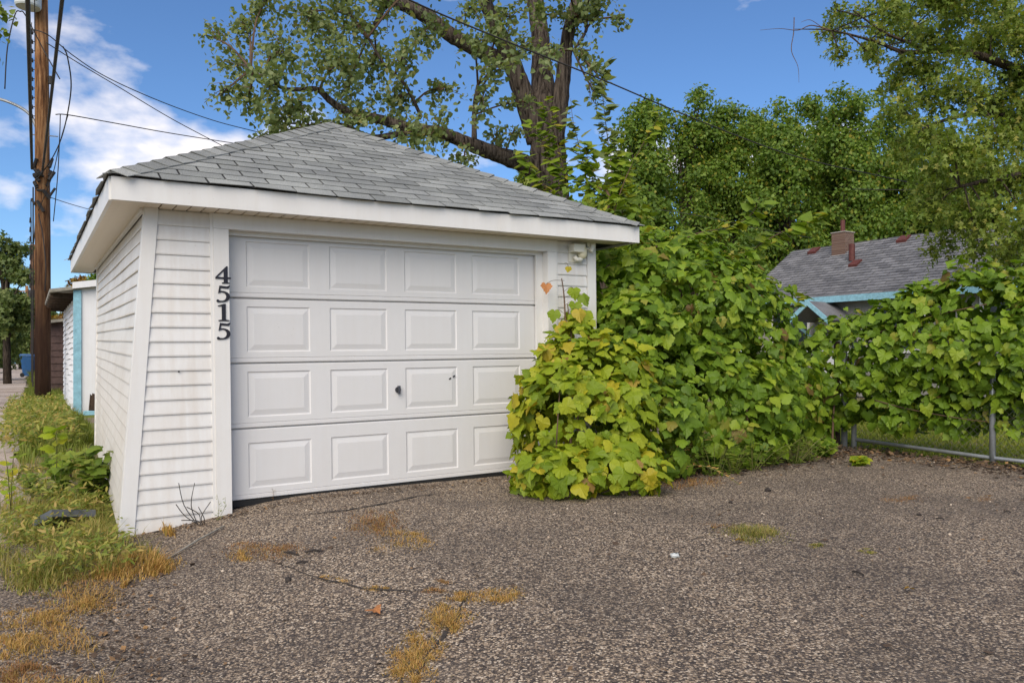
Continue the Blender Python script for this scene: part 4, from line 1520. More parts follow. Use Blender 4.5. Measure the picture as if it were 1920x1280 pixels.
SG = 'arching shoots over the vines'
shoot('sapling_shoot', 'upper arching leafy shoot above the vine mound before dark trees', [W(1255, 470, 8.9), W(1300, 440, 8.8), (W(1370, 425, 8.7)), W(1410, 400, 8.6), W(1424, 370, 8.5)], .009, None, .13, M['vine_top'], .03, group=SG)
shoot('sapling_shoot', 'lower arching leafy shoot pointing right at the chimney', [W(1380, 505, 8.9), W(1410, 470, 8.8), W(1460, 438, 8.7), W(1505, 422, 8.6), W(1545, 405, 8.5)], .009, None, .13, M['vine_top'], .03, group=SG)
shoot('sapling_shoot', 'leafy shoot rising diagonally right beside the background trees', [W(1150, 400, 10), W(1175, 330, 10), W(1210, 262, 10), W(1243, 205, 10)], .008, None, .12, M['vine_top'], .05, group=SG)
shoot('sapling_shoot', 'leafy shoot in front of the big trunk, left one', [W(1062, 350, 11), W(1030, 300, 11), W(1010, 250, 11), W(997, 225, 11)], .009, None, .13, M['vine_top'], .035, group=SG)
shoot('sapling_shoot', 'leafy shoot in front of the big trunk, right one', [W(1062, 340, 11), W(1045, 270, 11), W(1030, 220, 11), W(1018, 182, 11)], .009, None, .13, M['vine_top'], .035, group=SG)
shoot('sapling_shoot', 'thin leafy shoot standing just right of the big trunk', [W(1105, 360, 11.5), W(1090, 290, 11.5), W(1075, 230, 11.5), W(1070, 185, 11.5)], .008, None, .14, M['cotton'], .045, group=SG)
shoot('sapling_shoot', 'leafy shoot between the trunk and the tall hanging strand', [W(1118, 400, 11), W(1112, 340, 11), W(1100, 290, 11), W(1095, 265, 11)], .008, None, .16, M['vine_top'], .03, group=SG)
shoot('sapling_shoot', 'bushy shoot just left of the background trees', [W(1165, 420, 10.5), W(1168, 350, 10.5), W(1160, 300, 10.5), W(1150, 262, 10.5)], .009, None, .16, M['vine_top'], .03, group=SG)
shoot('sapling_shoot', 'low leafy shoot at the foot of the visible trunk', [W(1040, 400, 11), W(1015, 340, 11), W(985, 300, 11), W(975, 285, 11)], .009, None, .15, M['vine_top'], .03, group=SG)
shoot('sapling_shoot', 'tallest leafy strand hanging right of the trunk against blue sky', [W(1152, 420, 11), W(1148, 330, 11.2), W(1138, 250, 11.4), W(1130, 180, 11.6), W(1127, 120, 12)], .010, None, .15, M['cotton'], .035, group=SG)
shoot('sapling_shoot', 'leafy twig reaching left in front of the bungalow roof', [W(1445, 600, 9.2), W(1480, 575, 9.1), W(1500, 560, 9.0), W(1515, 553, 9)], .006, None, .10, M['vine_top'], .035, group=SG)
shoot('sapling_shoot', 'small leafy twig sticking up at the roof left end', [W(1440, 575, 9.3), W(1445, 545, 9.3), W(1450, 520, 9.3)], .006, None, .07, M['weed'], .03, group=SG)

# ------------------------------------------------------------------ trees
def near_on(lines, p):
    best, bd = None, 1e9
    for ln in lines:
        for q in ln:
            d_ = (q - p).length
            if d_ < bd:
                best, bd = q, d_
    return best


def big_tree(name, label, base, limbs, clumps, per, lsize, tmpl, mat, barkmat, droop=.6, twigs=5, sides=12, group=None, tipw=.55, twigr=.014):
    """limbs: list of (points, radii, partname); clumps: list of (centre, radius)"""
    t = thing(name, label, 'tree', base, group=group)
    lines = []
    for pts, radii, pn in limbs:
        sp = spline(pts, 8)
        rr_ = lerp_list(radii, 8)
        if pn != 'dead_twig':
            lines.append([p for p, q in zip(sp, rr_) if q > .012])
        MB().tube([rel(p, t) for p in sp], rr_, sides, True, .14).build(pn, M['twig'] if pn == 'dead_twig' else barkmat, t, True)
    tw = MB()
    P, Nn, Tt = [], [], []
    for c, r in clumps:
        c = Vector(c)
        a = near_on(lines, c)
        mid = a.lerp(c, .55) + Vector((random.uniform(-.2, .2), random.uniform(-.2, .2), random.uniform(0, .25))) * r
        sp = spline([a, mid, c], 4)
        tw.tube([rel(p, t) for p in sp], [twigr * 1.5 * (1 - .5 * i / len(sp)) for i in range(len(sp))], 4, False)
        ends = []
        for k in range(twigs):
            u = Vector(rdir(1)[0])
            e = c + u * r * random.uniform(.6, 1.05)
            s0 = sp[random.randrange(len(sp) // 2, len(sp))]
            m_ = s0.lerp(e, .5) + Vector((0, 0, .12 * r))
            q = spline([s0, m_, e + Vector((0, 0, -.1 * r))], 4)
            tw.tube([rel(p, t) for p in q], [twigr * .55 * (1 - .6 * i / len(q)) for i in range(len(q))], 3, False)
            ends.append(q)
        n = int(per * r * r)
        for k in range(n):
            if random.random() < .8:
                q = random.choice(ends)
                p = q[random.randrange(2, len(q))] + Vector(RNG.normal(size=3)) * r * .17
            else:
                p = c + Vector(rdir(1)[0]) * r * random.random() ** .4
            P.append(tuple(rel(p, t)))
    tag(tw.build('twigs', M['twig'] if barkmat is M['bark'] else barkmat, t), kind='stuff')
    P = np.array(P)
    n = len(P)
    Nn = unit(RNG.normal(size=(n, 3)) + np.array([0, -.3, .5]))
    Tt = RNG.normal(size=(n, 3)) * tipw + np.array([0, 0, -droop])
    sz = lsize * (.6 + .7 * RNG.random(n))
    tag(cloud('crown', P, Nn, Tt, sz, tmpl, mat, t), kind='stuff')
    return t


TY = 13.5
tb = W(1030, 760, TY)
tb.z = 0
k = 1 / F * TY
limbs = [([tb + Vector((0, 0, -.3)), W(1032, 500, TY), W(1030, 340, TY), W(1024, 240, TY), W(1018, 170, TY + .1), W(1012, 60, TY + .3), W(1000, -30, TY + .5), W(1000, -160, TY + .6)],
          [54 * k, 44 * k, 35 * k, 32 * k, 22 * k, 17 * k, 16 * k, 13 * k], 'trunk'),
         ([W(1010, 265, TY), W(982, 180, TY - .1), W(955, 105, TY - .2), W(930, 50, TY - .3), W(908, 0, TY - .4), W(885, -80, TY - .5)], [22 * k, 19 * k, 16 * k, 14 * k, 12 * k, 9 * k], 'limb'),
         ([W(1040, 270, TY - .2), W(1052, 180, TY - .2), W(1060, 105, TY - .2), W(1070, 40, TY - .2), W(1092, -30, TY - .2)], [17 * k, 15 * k, 12.5 * k, 11 * k, 9 * k], 'limb'),
         ([W(960, 120, TY + .1), W(900, 95, TY), W(846, 66, TY - .2), W(795, 28, TY - .4), W(740, 0, TY - .6), W(660, -50, TY - .8)], [15 * k, 14 * k, 14 * k, 13 * k, 12 * k, 8 * k], 'limb'),
         ([W(1016, 330, TY), W(990, 310, TY - .2), W(935, 291, TY - .5), W(880, 270, TY - .8), W(828, 250, TY - 1.0), W(770, 240, TY - 1.2), W(711, 224, TY - 1.4), W(650, 208, TY - 1.6), W(620, 190, TY - 1.7), W(595, 168, TY - 1.8), W(560, 168, TY - 1.8), W(527, 164, TY - 1.9), W(470, 130, TY - 2)],
          [22 * k, 18 * k, 14 * k, 12 * k, 10 * k, 9 * k, 8 * k, 6.5 * k, 5.5 * k, 4.5 * k, 3.6 * k, 3 * k, 1.5 * k], 'limb'),
         ([W(770, 245, TY - 1.2), W(700, 258, TY - 1.3), W(640, 235, TY - 1.5), W(580, 236, TY - 1.7)], [6 * k, 5 * k, 4 * k, 2 * k], 'branch'),
         ([W(790, 220, TY - 1), W(760, 160, TY - 1.2), W(720, 120, TY - 1.3), W(690, 70, TY - 1.4)], [3 * k, 3 * k, 2.6 * k, 2 * k], 'branch'),
         ([W(889, 262, TY - .8), W(890, 200, TY - .8), W(896, 160, TY - .8)], [5 * k, 4 * k, 3 * k], 'branch'),
         ([W(1068, 30, TY - .3), W(1095, 40, TY - .5), W(1098, 60, TY - .6), W(1075, 95, TY - .7)], [4 * k, 3.5 * k, 3 * k, 2.5 * k], 'branch'),
         ([W(720, 0, TY - .8), W(712, 30, TY - .9), W(700, 50, TY - 1)], [6 * k, 5 * k, 3 * k], 'branch')]
cw = [(398, 70, 30), (440, 125, 48), (470, 50, 42), (500, 165, 52), (530, 95, 52), (560, 25, 52), (462, 195, 40), (600, 70, 55), (622, 130, 58), (675, 60, 52), (692, 140, 58), (640, 185, 45),
      (560, 205, 52), (520, 240, 36), (738, 195, 50), (755, 105, 45), (800, 55, 42), (775, 262, 40), (835, 165, 36), (830, 240, 42), (885, 85, 40), (880, 15, 36), (905, 185, 34), (940, 130, 36),
      (930, 262, 32), (870, 300, 30), (985, 90, 32), (960, 30, 36), (1015, 30, 36), (1030, 110, 30), (1085, 30, 42), (1130, 20, 42), (1168, 35, 22), (1105, 95, 30), (1120, 140, 22), (1122, 185, 17), (725, 15, 45), (640, 5, 45),
      (500, 0, 40), (680, 225, 40), (600, 235, 36), (930, 60, 34), (985, 190, 24), (960, 250, 24), (650, 260, 30), (490, 262, 24), (410, 180, 26), (1040, -30, 40), (800, -30, 45), (560, -50, 50), (900, -60, 50), (1120, -50, 50)]
clumps = [(W(x_, y_, TY - 1.0 + random.uniform(-1.3, 1.1)), r_ * k) for x_, y_, r_ in cw]
big_tree('cottonwood_tree', 'huge old cottonwood with thick forked trunk spreading over the garage roof', tb, limbs, clumps, 1650, .078, T_DELT, M['cotton'], M['bark'], .55, 7, 16)

# maple hanging in from the right
MY = 13.0
mb_ = Vector((12.2, 14.5, 0))
mk = MY / F
fork = Vector((11.6, 14.2, 4.2))
limbs = [([mb_ + Vector((0, 0, -.3)), Vector((12.1, 14.4, 2.0)), fork, Vector((11.2, 14.2, 6.5)), Vector((10.8, 14, 9.5))], [.38, .33, .28, .22, .14], 'trunk'),
         ([fork + Vector((-.2, 0, 1.3)), W(1960, 150, MY), W(1890, 124, MY), W(1800, 96, MY), W(1700, 98, MY), W(1640, 78, MY - .3), W(1560, 58, MY - .6), W(1490, 55, MY - .8)], [.16, .10, .075, .055, .036, .024, .013, .004], 'limb'),
         ([W(1785, 92, MY), W(1775, 50, MY), W(1770, -20, MY)], [.035, .03, .025], 'branch'),
         ([W(1730, 90, MY), W(1660, 62, MY - .2), W(1600, 20, MY - .4)], [.03, .022, .01], 'branch'),
         ([fork, W(1990, 330, MY - 1), W(1900, 330, MY - 1.5), W(1800, 350, MY - 2)], [.12, .08, .05, .02], 'limb'),
         ([fork + Vector((0, 0, 1)), W(1960, 240, MY), W(1850, 210, MY + .3), W(1740, 235, MY + .5)], [.12, .08, .05, .02], 'limb'),
         ([W(1560, 58, MY - .6), W(1522, 48, MY - .7), W(1496, 57, MY - .8), W(1462, 54, MY - .9), W(1425, 57, MY - 1.0)], [.012, .008, .006, .004, .002], 'dead_twig'),
         ([W(1545, 55, MY - .65), W(1520, 38, MY - .7), W(1502, 42, MY - .75)], [.006, .004, .002], 'dead_twig'),
         ([W(1489, 33, MY - .8), W(1488, 62, MY - .8), W(1484, 95, MY - .8), W(1496, 125, MY - .8), W(1498, 155, MY - .8)], [.007, .007, .006, .004, .002], 'dead_twig')]
mc = [(1540, 62, 14), (1560, 60, 28), (1575, 100, 24), (1600, 30, 34), (1640, 70, 40), (1660, 20, 36), (1570, 20, 22), (1630, 105, 26), (1700, 60, 50), (1740, 10, 55), (1760, 90, 55), (1800, 40, 60), (1850, 90, 65),
      (1890, 20, 65), (1700, 140, 45), (1740, 180, 55), (1690, 200, 38), (1800, 170, 62), (1860, 190, 66), (1910, 130, 60), (1720, 250, 48), (1780, 270, 60), (1850, 280, 66), (1905, 260, 60), (1690, 290, 34), (1750, 330, 50),
      (1820, 350, 62), (1890, 360, 66), (1745, 395, 38), (1800, 420, 50), (1870, 430, 60), (1910, 460, 50), (1760, 460, 30), (1840, 480, 34), (1735, 365, 34), (1900, 500, 28), (1675, 165, 26), (1950, 200, 80), (1960, 350, 80), (1960, 60, 80),
      (1850, -40, 70), (1740, -50, 60), (1960, 450, 60)]
clumps = [(W(x_, y_, MY + random.uniform(-2.2, 1.6)), r_ * mk) for x_, y_, r_ in mc]
big_tree('maple_tree', 'leafy maple hanging its branches in from the right edge', mb_, limbs, clumps, 2700, .10, T_SPRAY, M['maple'], M['barkdark'], .8, 7, 10, twigr=.010)

# top left corner twigs of a tree left of the alley
lt = W(-260, 664, 15)
lt.z = 0
limbs = [([lt, lt + Vector((.1, 0, 4)), lt + Vector((.3, 0, 8.5))], [.3, .25, .12], 'trunk'), ([lt + Vector((.2, 0, 6)), W(-90, 100, 15), W(-10, 70, 15)], [.12, .06, .02], 'limb')]
clumps = [(W(-10, 15, 15), .32), (W(-5, 60, 15), .22), (W(-30, 90, 15), .3), (W(-120, 60, 15), .9), (W(-220, 0, 15), 1.2), (W(-300, 120, 15), 1.2), (W(-150, -60, 15), 1.2)]
big_tree('street_tree', 'leaf sprays at the very top left corner beside the pole', lt, limbs, clumps, 420, .12, T_DELT, M['maple'], M['barkdark'], .5, 6, 8)


def round_tree(name, label, base, height, rad, mat, group, nblob=46, leaf=.24, per=190, low=.16, seed=0, squash=1.0, trunk_r=.22, peak=1.0, tmpl=T_SPRAY):
    """a crown built of many leafy clumps over a real trunk and limbs"""
    rg = random.Random(seed)
    t = thing(name, label, 'tree', base, group=group)
    hc = height * (1 + low) / 2
    rz = height * (1 - low) / 2
    MB().tube([(0, 0, -.3), (rg.uniform(-.1, .1), 0, height * .35), (rg.uniform(-.3, .3), rg.uniform(-.3, .3), height * .68)], [trunk_r, trunk_r * .8, trunk_r * .2], 8, True, .1).build('trunk', M['barkdark'], t, True)
    P, Nn = [], []
    lm = MB()
    for b in range(nblob):
        u = np.array(unit(np.array([[rg.gauss(0, 1), rg.gauss(0, 1), rg.gauss(0, 1)]]))[0])
        f = rg.uniform(.40, 1.0)
        wz = 1.0 - .42 * max(0, u[2]) * peak
        c = np.array([u[0] * rad * f * wz, u[1] * rad * f * squash * wz, hc + u[2] * rz * f])
        rb = rad * rg.uniform(.16, .36)
        m = int(per * (rb / (rad * .3)) ** 2)
        v = rdir(m)
        rr_ = rb * (.30 + 1.05 * RNG.random(m) ** .9)
        p = c + v * rr_[:, None] * np.array([1, 1, .85])
        P.append(p)
        Nn.append(v * .7 + u * .3)
        if b % 2 == 0:
            zz_ = height * rg.uniform(.25, .7)
            lm.tube([(0, 0, min(zz_, c[2] * .8)), tuple(c * .55 + np.array([0, 0, c[2] * .35])), tuple(c)], [trunk_r * .35, trunk_r * .2, .02], 4, False)
    lm.build('limbs', M['barkdark'], t)
    P, Nn = np.concatenate(P), np.concatenate(Nn)
    n = len(P)
    nrm = unit(Nn + RNG.normal(size=(n, 3)) * .65 + np.array([0, 0, .3]))
    tip = RNG.normal(size=(n, 3)) * .6 + np.array([0, 0, -.6])
    tag(cloud('crown', P, nrm, tip, leaf * (.6 + .8 * RNG.random(n)), tmpl, mat, t), kind='stuff')
    return t


BT = 'row of leafy trees behind the house'
for i, (px, py, Y, wpx, lab) in enumerate((
        (1205, 205, 33, 75, 'lowest tree at left end of the background row beside the cottonwood'),
        (1285, 152, 35, 85, 'tallest tree in the background row with rounded twin top'),
        (1365, 165, 36, 75, 'background tree just right of the tallest one'),
        (1478, 170, 34, 85, 'rounded background tree in the middle of the row'),
        (1425, 195, 39, 60, 'narrow background tree set back between rounded ones'),
        (1533, 195, 38, 75, 'background tree filling the dip left of the pointed one'),
        (1590, 145, 35, 85, 'pointed background tree above the chimney'),
        (1680, 190, 37, 95, 'background tree half hidden behind the maple'),
        (1790, 260, 38, 110, 'background tree behind the maple branches'))):
    b = W(px, 664, Y)
    b.z = 0
    hgt = (CAM_Z + (664 - py) / F * Y) * 1.07
    round_tree('linden_tree', lab, b, hgt, wpx / F * Y * 1.08, M['linden'], BT, nblob=92, leaf=.155, per=440, tmpl=T_DIAM, low=.05, seed=i + 3, peak=1.6 if 'pointed' in lab else 1.15)
for i, (px, py, Y, wpx, mat, lab) in enumerate((
        (1130, 330, 24, 60, 'linden', 'small dark tree low behind the garage roof right side'),
        (985, 310, 22, 42, 'maple', 'small yellowish tree peeking over the roof beside the trunk'),
        (1400, 430, 27, 70, 'linden', 'dark bushy tree at the left end of the bungalow'),
        (1300, 420, 25, 80, 'linden', 'dark bushy tree behind the vine mound'))):
    b = W(px, 664, Y)
    b.z = 0
    round_tree('bushy_tree', lab, b, CAM_Z + (664 - py) / F * Y, wpx / F * Y * 1.1, M[mat], 'small trees behind the garage', 40, .2, 170, .0, 40 + i)
for i, (px, py, Y, wpx, mat, lab) in enumerate((
        (14, 425, 30, 46, 'fartree', 'leafy tree at left edge beyond the alley'),
        (-25, 520, 34, 60, 'fartree', 'darker tree at left edge under the leafy one'),
        (38, 560, 60, 40, 'fartree', 'far tree closing the alley left of the poles'),
        (62, 545, 75, 30, 'fartree', 'far tree behind the second utility pole'),
        (15, 600, 90, 40, 'fartree', 'distant tree low at the end of the alley'),
        (85, 560, 55, 34, 'fartree', 'tree half hidden behind the near utility pole'),
        (140, 515, 32, 30, 'autumn', 'orange tinted tree behind the neighbouring garage roof'),
        (182, 508, 30, 22, 'linden', 'dark green tree behind the neighbouring garage roof'),
        (110, 575, 36, 24, 'autumn', 'yellow tinted shrub between brown shed and garage roof'))):
    b = W(px, 664, Y)
    b.z = 0
    round_tree('alley_tree', lab, b, CAM_Z + (664 - py) / F * Y, wpx / F * Y * 1.15, M[mat], 'trees along the alley', 44, .22 if Y < 50 else .4, 150, .02 if px != 14 else .22, 60 + i, trunk_r=.15)


# ------------------------------------------------------------------ grass and weeds
def blades(name, P, H, w, mat, parent=None, lean=.5):
    n = len(P)
    a = RNG.random(n) * 2 * math.pi
    side = np.stack([np.cos(a), np.sin(a), np.zeros(n)], 1)
    ld = np.stack([-np.sin(a), np.cos(a), np.zeros(n)], 1) * (RNG.normal(size=(n, 1)) * lean)
    up = np.array([0, 0, 1.0])
    mid = P + (ld * .35 + up * .6) * H[:, None]
    tip = P + (ld * 1.0 + up * .95) * H[:, None]
    ww = w * (.6 + .8 * RNG.random(n))[:, None]
    V = np.stack([P - side * ww, P + side * ww, mid + side * ww * .7, mid - side * ww * .7, tip], 1)
    off = (np.arange(n) * 5)[:, None]
    q = off + np.array([[0, 1, 2, 3]])
    t3 = off + np.array([[3, 2, 4]])
    return np_mesh(name, V.reshape(-1, 3), [q, t3], mat, parent)


def zgs(S, D):
    return np.array([zg(s, d) for s, d in zip(S, D)])


def Ls(S, D, dz=-.03):
    x_ = P1.x + E1.x * S + E2.x * D
    y_ = P1.y + E1.y * S + E2.y * D
    return np.stack([x_, y_, zgs(S, D) + dz], 1)


def strip(n, s0, s1, d0, d1, patch=0.0, seed=1):
    S = s0 + (s1 - s0) * RNG.random(n)
    D = d0 + (d1 - d0) * RNG.random(n)
    if patch:
        v = np.sin(S * 5.1 + seed) * np.cos(D * 3.3 + seed * 2) + .6 * np.sin(S * 11 + D * 7 + seed)
        k_ = v > patch
        S, D = S[k_], D[k_]
    return S, D


S, D = strip(19000, -1.62, -.62, -1.05, 3.4, -.5)
ok = (D > -.05) & (S > -.78)
edge = -1.52 + .10 * np.sin(D * 4)
kf = (~ok) & (S > edge) & ~((D > 1.7) & (D < 3.2) & (np.sin(S * 6 + D) > -.3))
S, D = S[kf], D[kf]
tag(blades('verge_grass', Ls(S, D), (.03 + .15 * RNG.random(len(S)) ** 2) * (.55 + .6 * np.abs(np.sin(S * 9 + D * 3))), .0026, M['grass'], None, .9), 'mixed green and straw weeds beside the garage left wall', 'grass', kind='stuff')
S, D = strip(20000, -1.38, -.5, 3.4, 22, -.2, 2)
kf = ~((S > -.62) & (D > 10.7) & (D < 17.2)) & ~((S > -.72) & (D < 5.05))
S, D = S[kf], D[kf]
tag(blades('verge_grass', Ls(S, D), .06 + .16 * RNG.random(len(S)), .006, M['grass_green'], None, .5), 'green weedy verge farther back between alley and garages', 'grass', kind='stuff')
S, D = strip(16000, -7.6, -4.7, 14, 70, -.3, 4)
tag(blades('verge_grass', Ls(S, D), .15 + .3 * RNG.random(len(S)), .02, M['grass_green'], None, .5), 'weedy grass along the far left side of the alley', 'grass', kind='stuff')
S, D = strip(8000, -1.2, -.2, 22, 70, -.2, 5)
tag(blades('verge_grass', Ls(S, D), .2 + .35 * RNG.random(len(S)), .025, M['grass_green'], None, .5), 'weedy grass along the far right side of the alley', 'grass', kind='stuff')
# dry strip at the alley edge, lower left
S, D = strip(9000, -1.42, -.72, -2.9, -.9, -.1, 3)
kf = np.abs(S - (-1.22 + .22 * (D + 2.6) / 1.6)) < .10 + .12 * np.abs(np.sin(D * 5.3) * np.sin(D * 2.1 + 1)) * RNG.random(len(S)) ** .4
S, D = S[kf], D[kf]
tag(blades('dry_grass', Ls(S, D, -.01), .012 + .035 * RNG.random(len(S)), .0018, M['grass_dry'], None, 1.6), 'orange dry grass along the left edge of the drive', 'grass', kind='stuff')


def patch(px, py, rx, ry, n, h, mat, label, w=.0018, lean=1.9):
    c = on_ground(px, py)
    if lean > 1:
        rx, ry, n, h = rx * 1.25, ry * 1.25, int(n * .95), h * .62
    ax_ = on_ground(px + rx, py) - c
    ay_ = on_ground(px, py - ry) - c
    nc = max(3, n // 55)
    cen = RNG.uniform(-1, 1, size=(nc, 2)) * np.array([.8, .75])
    wgt = RNG.integers(0, nc, n)
    uv = cen[wgt] + RNG.normal(size=(n, 2)) * (.06 + .28 * RNG.random((nc, 1)))[wgt]
    r = np.linalg.norm(uv, axis=1)
    P = np.array([[c.x + ax_.x * u_ + ay_.x * v_, c.y + ax_.y * u_ + ay_.y * v_, 0] for u_, v_ in uv])
    P[:, 2] = [zg(*sd(p)) for p in P]
    H = h * (.3 + .8 * RNG.random(n)) * np.clip(1.2 - r, .25, 1)
    return tag(blades('grass_tuft', P, H, w, mat, None, lean), label, 'grass', 'dry grass tufts in the drive', 'stuff')


patch(490, 1032, 75, 17, 1600, .035, M['grass_red'], 'reddish dry grass patch on the drive left of the door')
patch(455, 1040, 25, 10, 250, .06, M['grass_dry'], 'pale tuft within the reddish patch left of the door')
patch(700, 978, 48, 20, 1500, .05, M['grass_red'], 'rust red grass patch in front of the door')
patch(755, 1012, 55, 17, 1300, .035, M['grass_dry'], 'tan grass patch just below the rust red one')
patch(612, 1082, 14, 4, 120, .02, M['grass_dry'], 'tiny tan tuft near middle of the drive, left')
patch(640, 1087, 14, 4, 120, .02, M['grass_dry'], 'tiny tan tuft near middle of the drive, right')
patch(708, 1098, 25, 8, 300, .02, M['grass_dry'], 'small tan tuft along the middle crack')
patch(840, 1090, 18, 6, 220, .02, M['grass_red'], 'small reddish tuft above the crack corner')
patch(812, 1108, 24, 7, 260, .02, M['grass_red'], 'small reddish tuft at the crack corner')
patch(935, 1116, 42, 13, 700, .04, M['grass_dry'], 'straw tuft at the right end of the crack')
patch(870, 1120, 40, 11, 500, .035, M['grass_dry'], 'straw tuft at the crack corner')
patch(835, 1160, 40, 25, 1100, .05, M['grass_dry'], 'upper straw clump of the crack running to the camera')
patch(800, 1205, 36, 22, 900, .04, M['grass_dry'], 'middle straw clump of the crack running to the camera')
patch(775, 1245, 40, 26, 1100, .05, M['grass_dry'], 'lower straw clump of the crack running to the camera')
patch(772, 1276, 14, 10, 200, .04, M['grass_dry'], 'last straw sprig at bottom edge of the drive')
patch(1412, 1000, 48, 15, 1500, .065, M['grass'], 'round green brown grass tuft alone on the right of drive')
patch(1350, 986, 32, 6, 300, .02, M['grass_red'], 'thin reddish wisp left of the round tuft')
patch(1535, 1023, 24, 6, 300, .02, M['grass'], 'small green tuft right of the round tuft')
patch(1628, 1033, 22, 5, 260, .02, M['grass'], 'second small green tuft right of the round tuft')
patch(1695, 937, 45, 9, 700, .02, M['grass_red'], 'flat orange grass patch near the fence')
patch(1840, 933, 26, 6, 300, .02, M['grass_red'], 'flat orange grass patch at right near the fence')
patch(1290, 905, 60, 14, 900, .06, M['grass_red'], 'rusty dry grass at the foot of the vine mound')
patch(270, 1060, 55, 22, 1200, .13, M['grass_dry'], 'straw coloured tuft at the garage front left corner', .0026, .95)
patch(220, 1075, 50, 16, 700, .10, M['grass_dry'], 'straw tuft left of the corner tuft', .0026, .95)
patch(238, 1098, 14, 6, 160, .05, M['grass_dry'], 'little straw tuft out on the drive by the corner', .003, .8)
patch(310, 1000, 18, 8, 160, .13, M['grass_dry'], 'dry blades against the corner board', .003, .6)
patch(140, 1130, 70, 20, 1300, .06, M['grass_dry'], 'orange dry grass strip below the left verge, upper', .0017, 1.2)
patch(75, 1165, 70, 22, 1500, .06, M['grass_dry'], 'orange dry grass strip below the left verge, middle', .0017, 1.2)
patch(40, 1215, 55, 28, 1300, .06, M['grass_dry'], 'orange dry grass strip at the left edge of drive, lower', .0017, 1.2)
patch(45, 1262, 60, 22, 1000, .05, M['grass_red'], 'reddish dry grass in the bottom left corner', .0017, 1.2)
patch(90, 1080, 60, 30, 1500, .13, M['grass'], 'leaning grass clump at lower left verge', .0026, .9)
patch(170, 1010, 70, 30, 1500, .14, M['grass'], 'mixed grass clump below the plastic tray', .0026, .9)
# lawn behind the fence
S, D = strip(70000, 7.25, 14.0, -3.5, 7, -.75, 6)
tag(blades('lawn', Ls(S, D), .03 + .05 * RNG.random(len(S)), .008, M['lawn'], None, .8), 'sunlit lawn behind the chain link fence', 'lawn', kind='stuff')


def leafy(name, label, base, stems, size, mat, tmpl, cat='plant', group=None, gap=.035, stemmat='greenstem', r=.004, nup=.9):
    """a plant of several stems with leaves along them"""
    t = thing(name, label, cat, base, group=group)
    P, Nn, Tt, Sz = [], [], [], []
    for pts in stems:
        sp = [rel(p, t) for p in spline(pts, 6)]
        MB().tube(sp, [r * (1 - .6 * i / len(sp)) for i in range(len(sp))], 4, False).build('stem', M[stemmat], t, True)
        for i in range(1, len(sp)):
            seg = sp[i] - sp[i - 1]
            m = max(1, int(seg.length / gap + random.random()))
            for q in range(m):
                a = random.uniform(0, 6.28)
                o1 = Vector((math.cos(a), math.sin(a), random.uniform(-.1, .35)))
                P.append(tuple(sp[i - 1] + seg * (q / m) + o1 * size * .25))
                Nn.append((o1.x * -.3 + random.uniform(-.3, .3), o1.y * -.3 - .35 + random.uniform(-.3, .3), nup))
                Tt.append((o1.x, o1.y, o1.z - .25))
                Sz.append(size * random.uniform(.55, 1.2))
    tag(cloud('foliage', np.array(P), np.array(Nn), np.array(Tt), np.array(Sz), tmpl, mat, t), kind='stuff')
    return t


def rand_stems(px, py, n, hgt, spread, up=1.0):
    b = on_ground(px, py)
    out = []
    for k_ in range(n):
        a = random.uniform(0, 6.28)
        e = Vector((math.cos(a), math.sin(a), 0)) * spread * random.uniform(.3, 1)
        h = hgt * random.uniform(.55, 1)
        out.append([b + e * .15, b + e * .55 + Vector((0, 0, h * .6)), b + e + Vector((0, 0, h * up))])
    return b, out


random.seed(21)
b, st = rand_stems(178, 935, 11, .46, .24)
leafy('broadleaf_weed', 'broad leaved green weed against the foot of left wall', b, st, .11, M['weed'], GRAPE[0], gap=.055)
b, st = rand_stems(110, 930, 5, .40, .20)
leafy('broadleaf_weed', 'broad leaved weed left of the larger one by wall', b, st, .10, M['weed'], GRAPE[1], gap=.06)
b, st = rand_stems(60, 925, 5, .2, .12)
leafy('broadleaf_weed', 'low leafy weed near the alley edge', b, st, .07, M['weed'], T_OVAL, gap=.03)
b = on_ground(105, 905)
leafy('seedling', 'yellow leafed seedling standing in front of the bare soil', b, [[b, W(107, 840, 6.1), W(105, 795, 6.1)]], .10, M['vine_front'], GRAPE[0], gap=.22)
b = on_ground(20, 960)
leafy('seedling', 'yellow green leafy stem at the left picture edge', b, [[b, W(14, 880, 5.4), W(4, 825, 5.4)], [b, W(24, 870, 5.4), W(30, 820, 5.4)]], .08, M['vine_front'], T_OVAL, gap=.09)
sb = on_ground(130, 900)
tag(MB().tube([sb, sb + Vector((0, 0, .16)), sb + Vector((.01, 0, .30))], [.022, .018, .014], 7, True, .3).build('cut_stump', M['rotwood']), 'dark cut stem standing up among the left weeds', 'stump')
wd = thing('low_weeds', 'low leafy ground weeds beside the garage left wall', 'weeds', L(-1, 1, 0))
wd['kind'] = 'stuff'
S, D = strip(4200, -1.52, -.74, -1.0, 2.6, -.3, 9)
P = Ls(S, D, 0)
P[:, 2] += .02 + .14 * RNG.random(len(P))
n = len(P)
tag(cloud('foliage', np_rel(P, wd), unit(RNG.normal(size=(n, 3)) * .5 + np.array([0, -.3, 1])), RNG.normal(size=(n, 3)) + np.array([0, 0, .2]), .03 + .045 * RNG.random(n), T_LONG, M['weedmix'], wd), kind='stuff')
S, D = strip(5200, -1.60, -.75, 4.4, 12, .0, 10)
P = Ls(S, D, 0)
P[:, 2] += .03 + .32 * RNG.random(len(P))
n = len(P)
tag(cloud('leafy_weeds', P, unit(RNG.normal(size=(n, 3)) * .5 + np.array([0, -.3, 1])), RNG.normal(size=(n, 3)) + np.array([0, 0, .2]), .05 + .06 * RNG.random(n), T_LONG, M['weedmix']), 'leafy green weeds in front of the utility pole', 'weeds', kind='stuff')

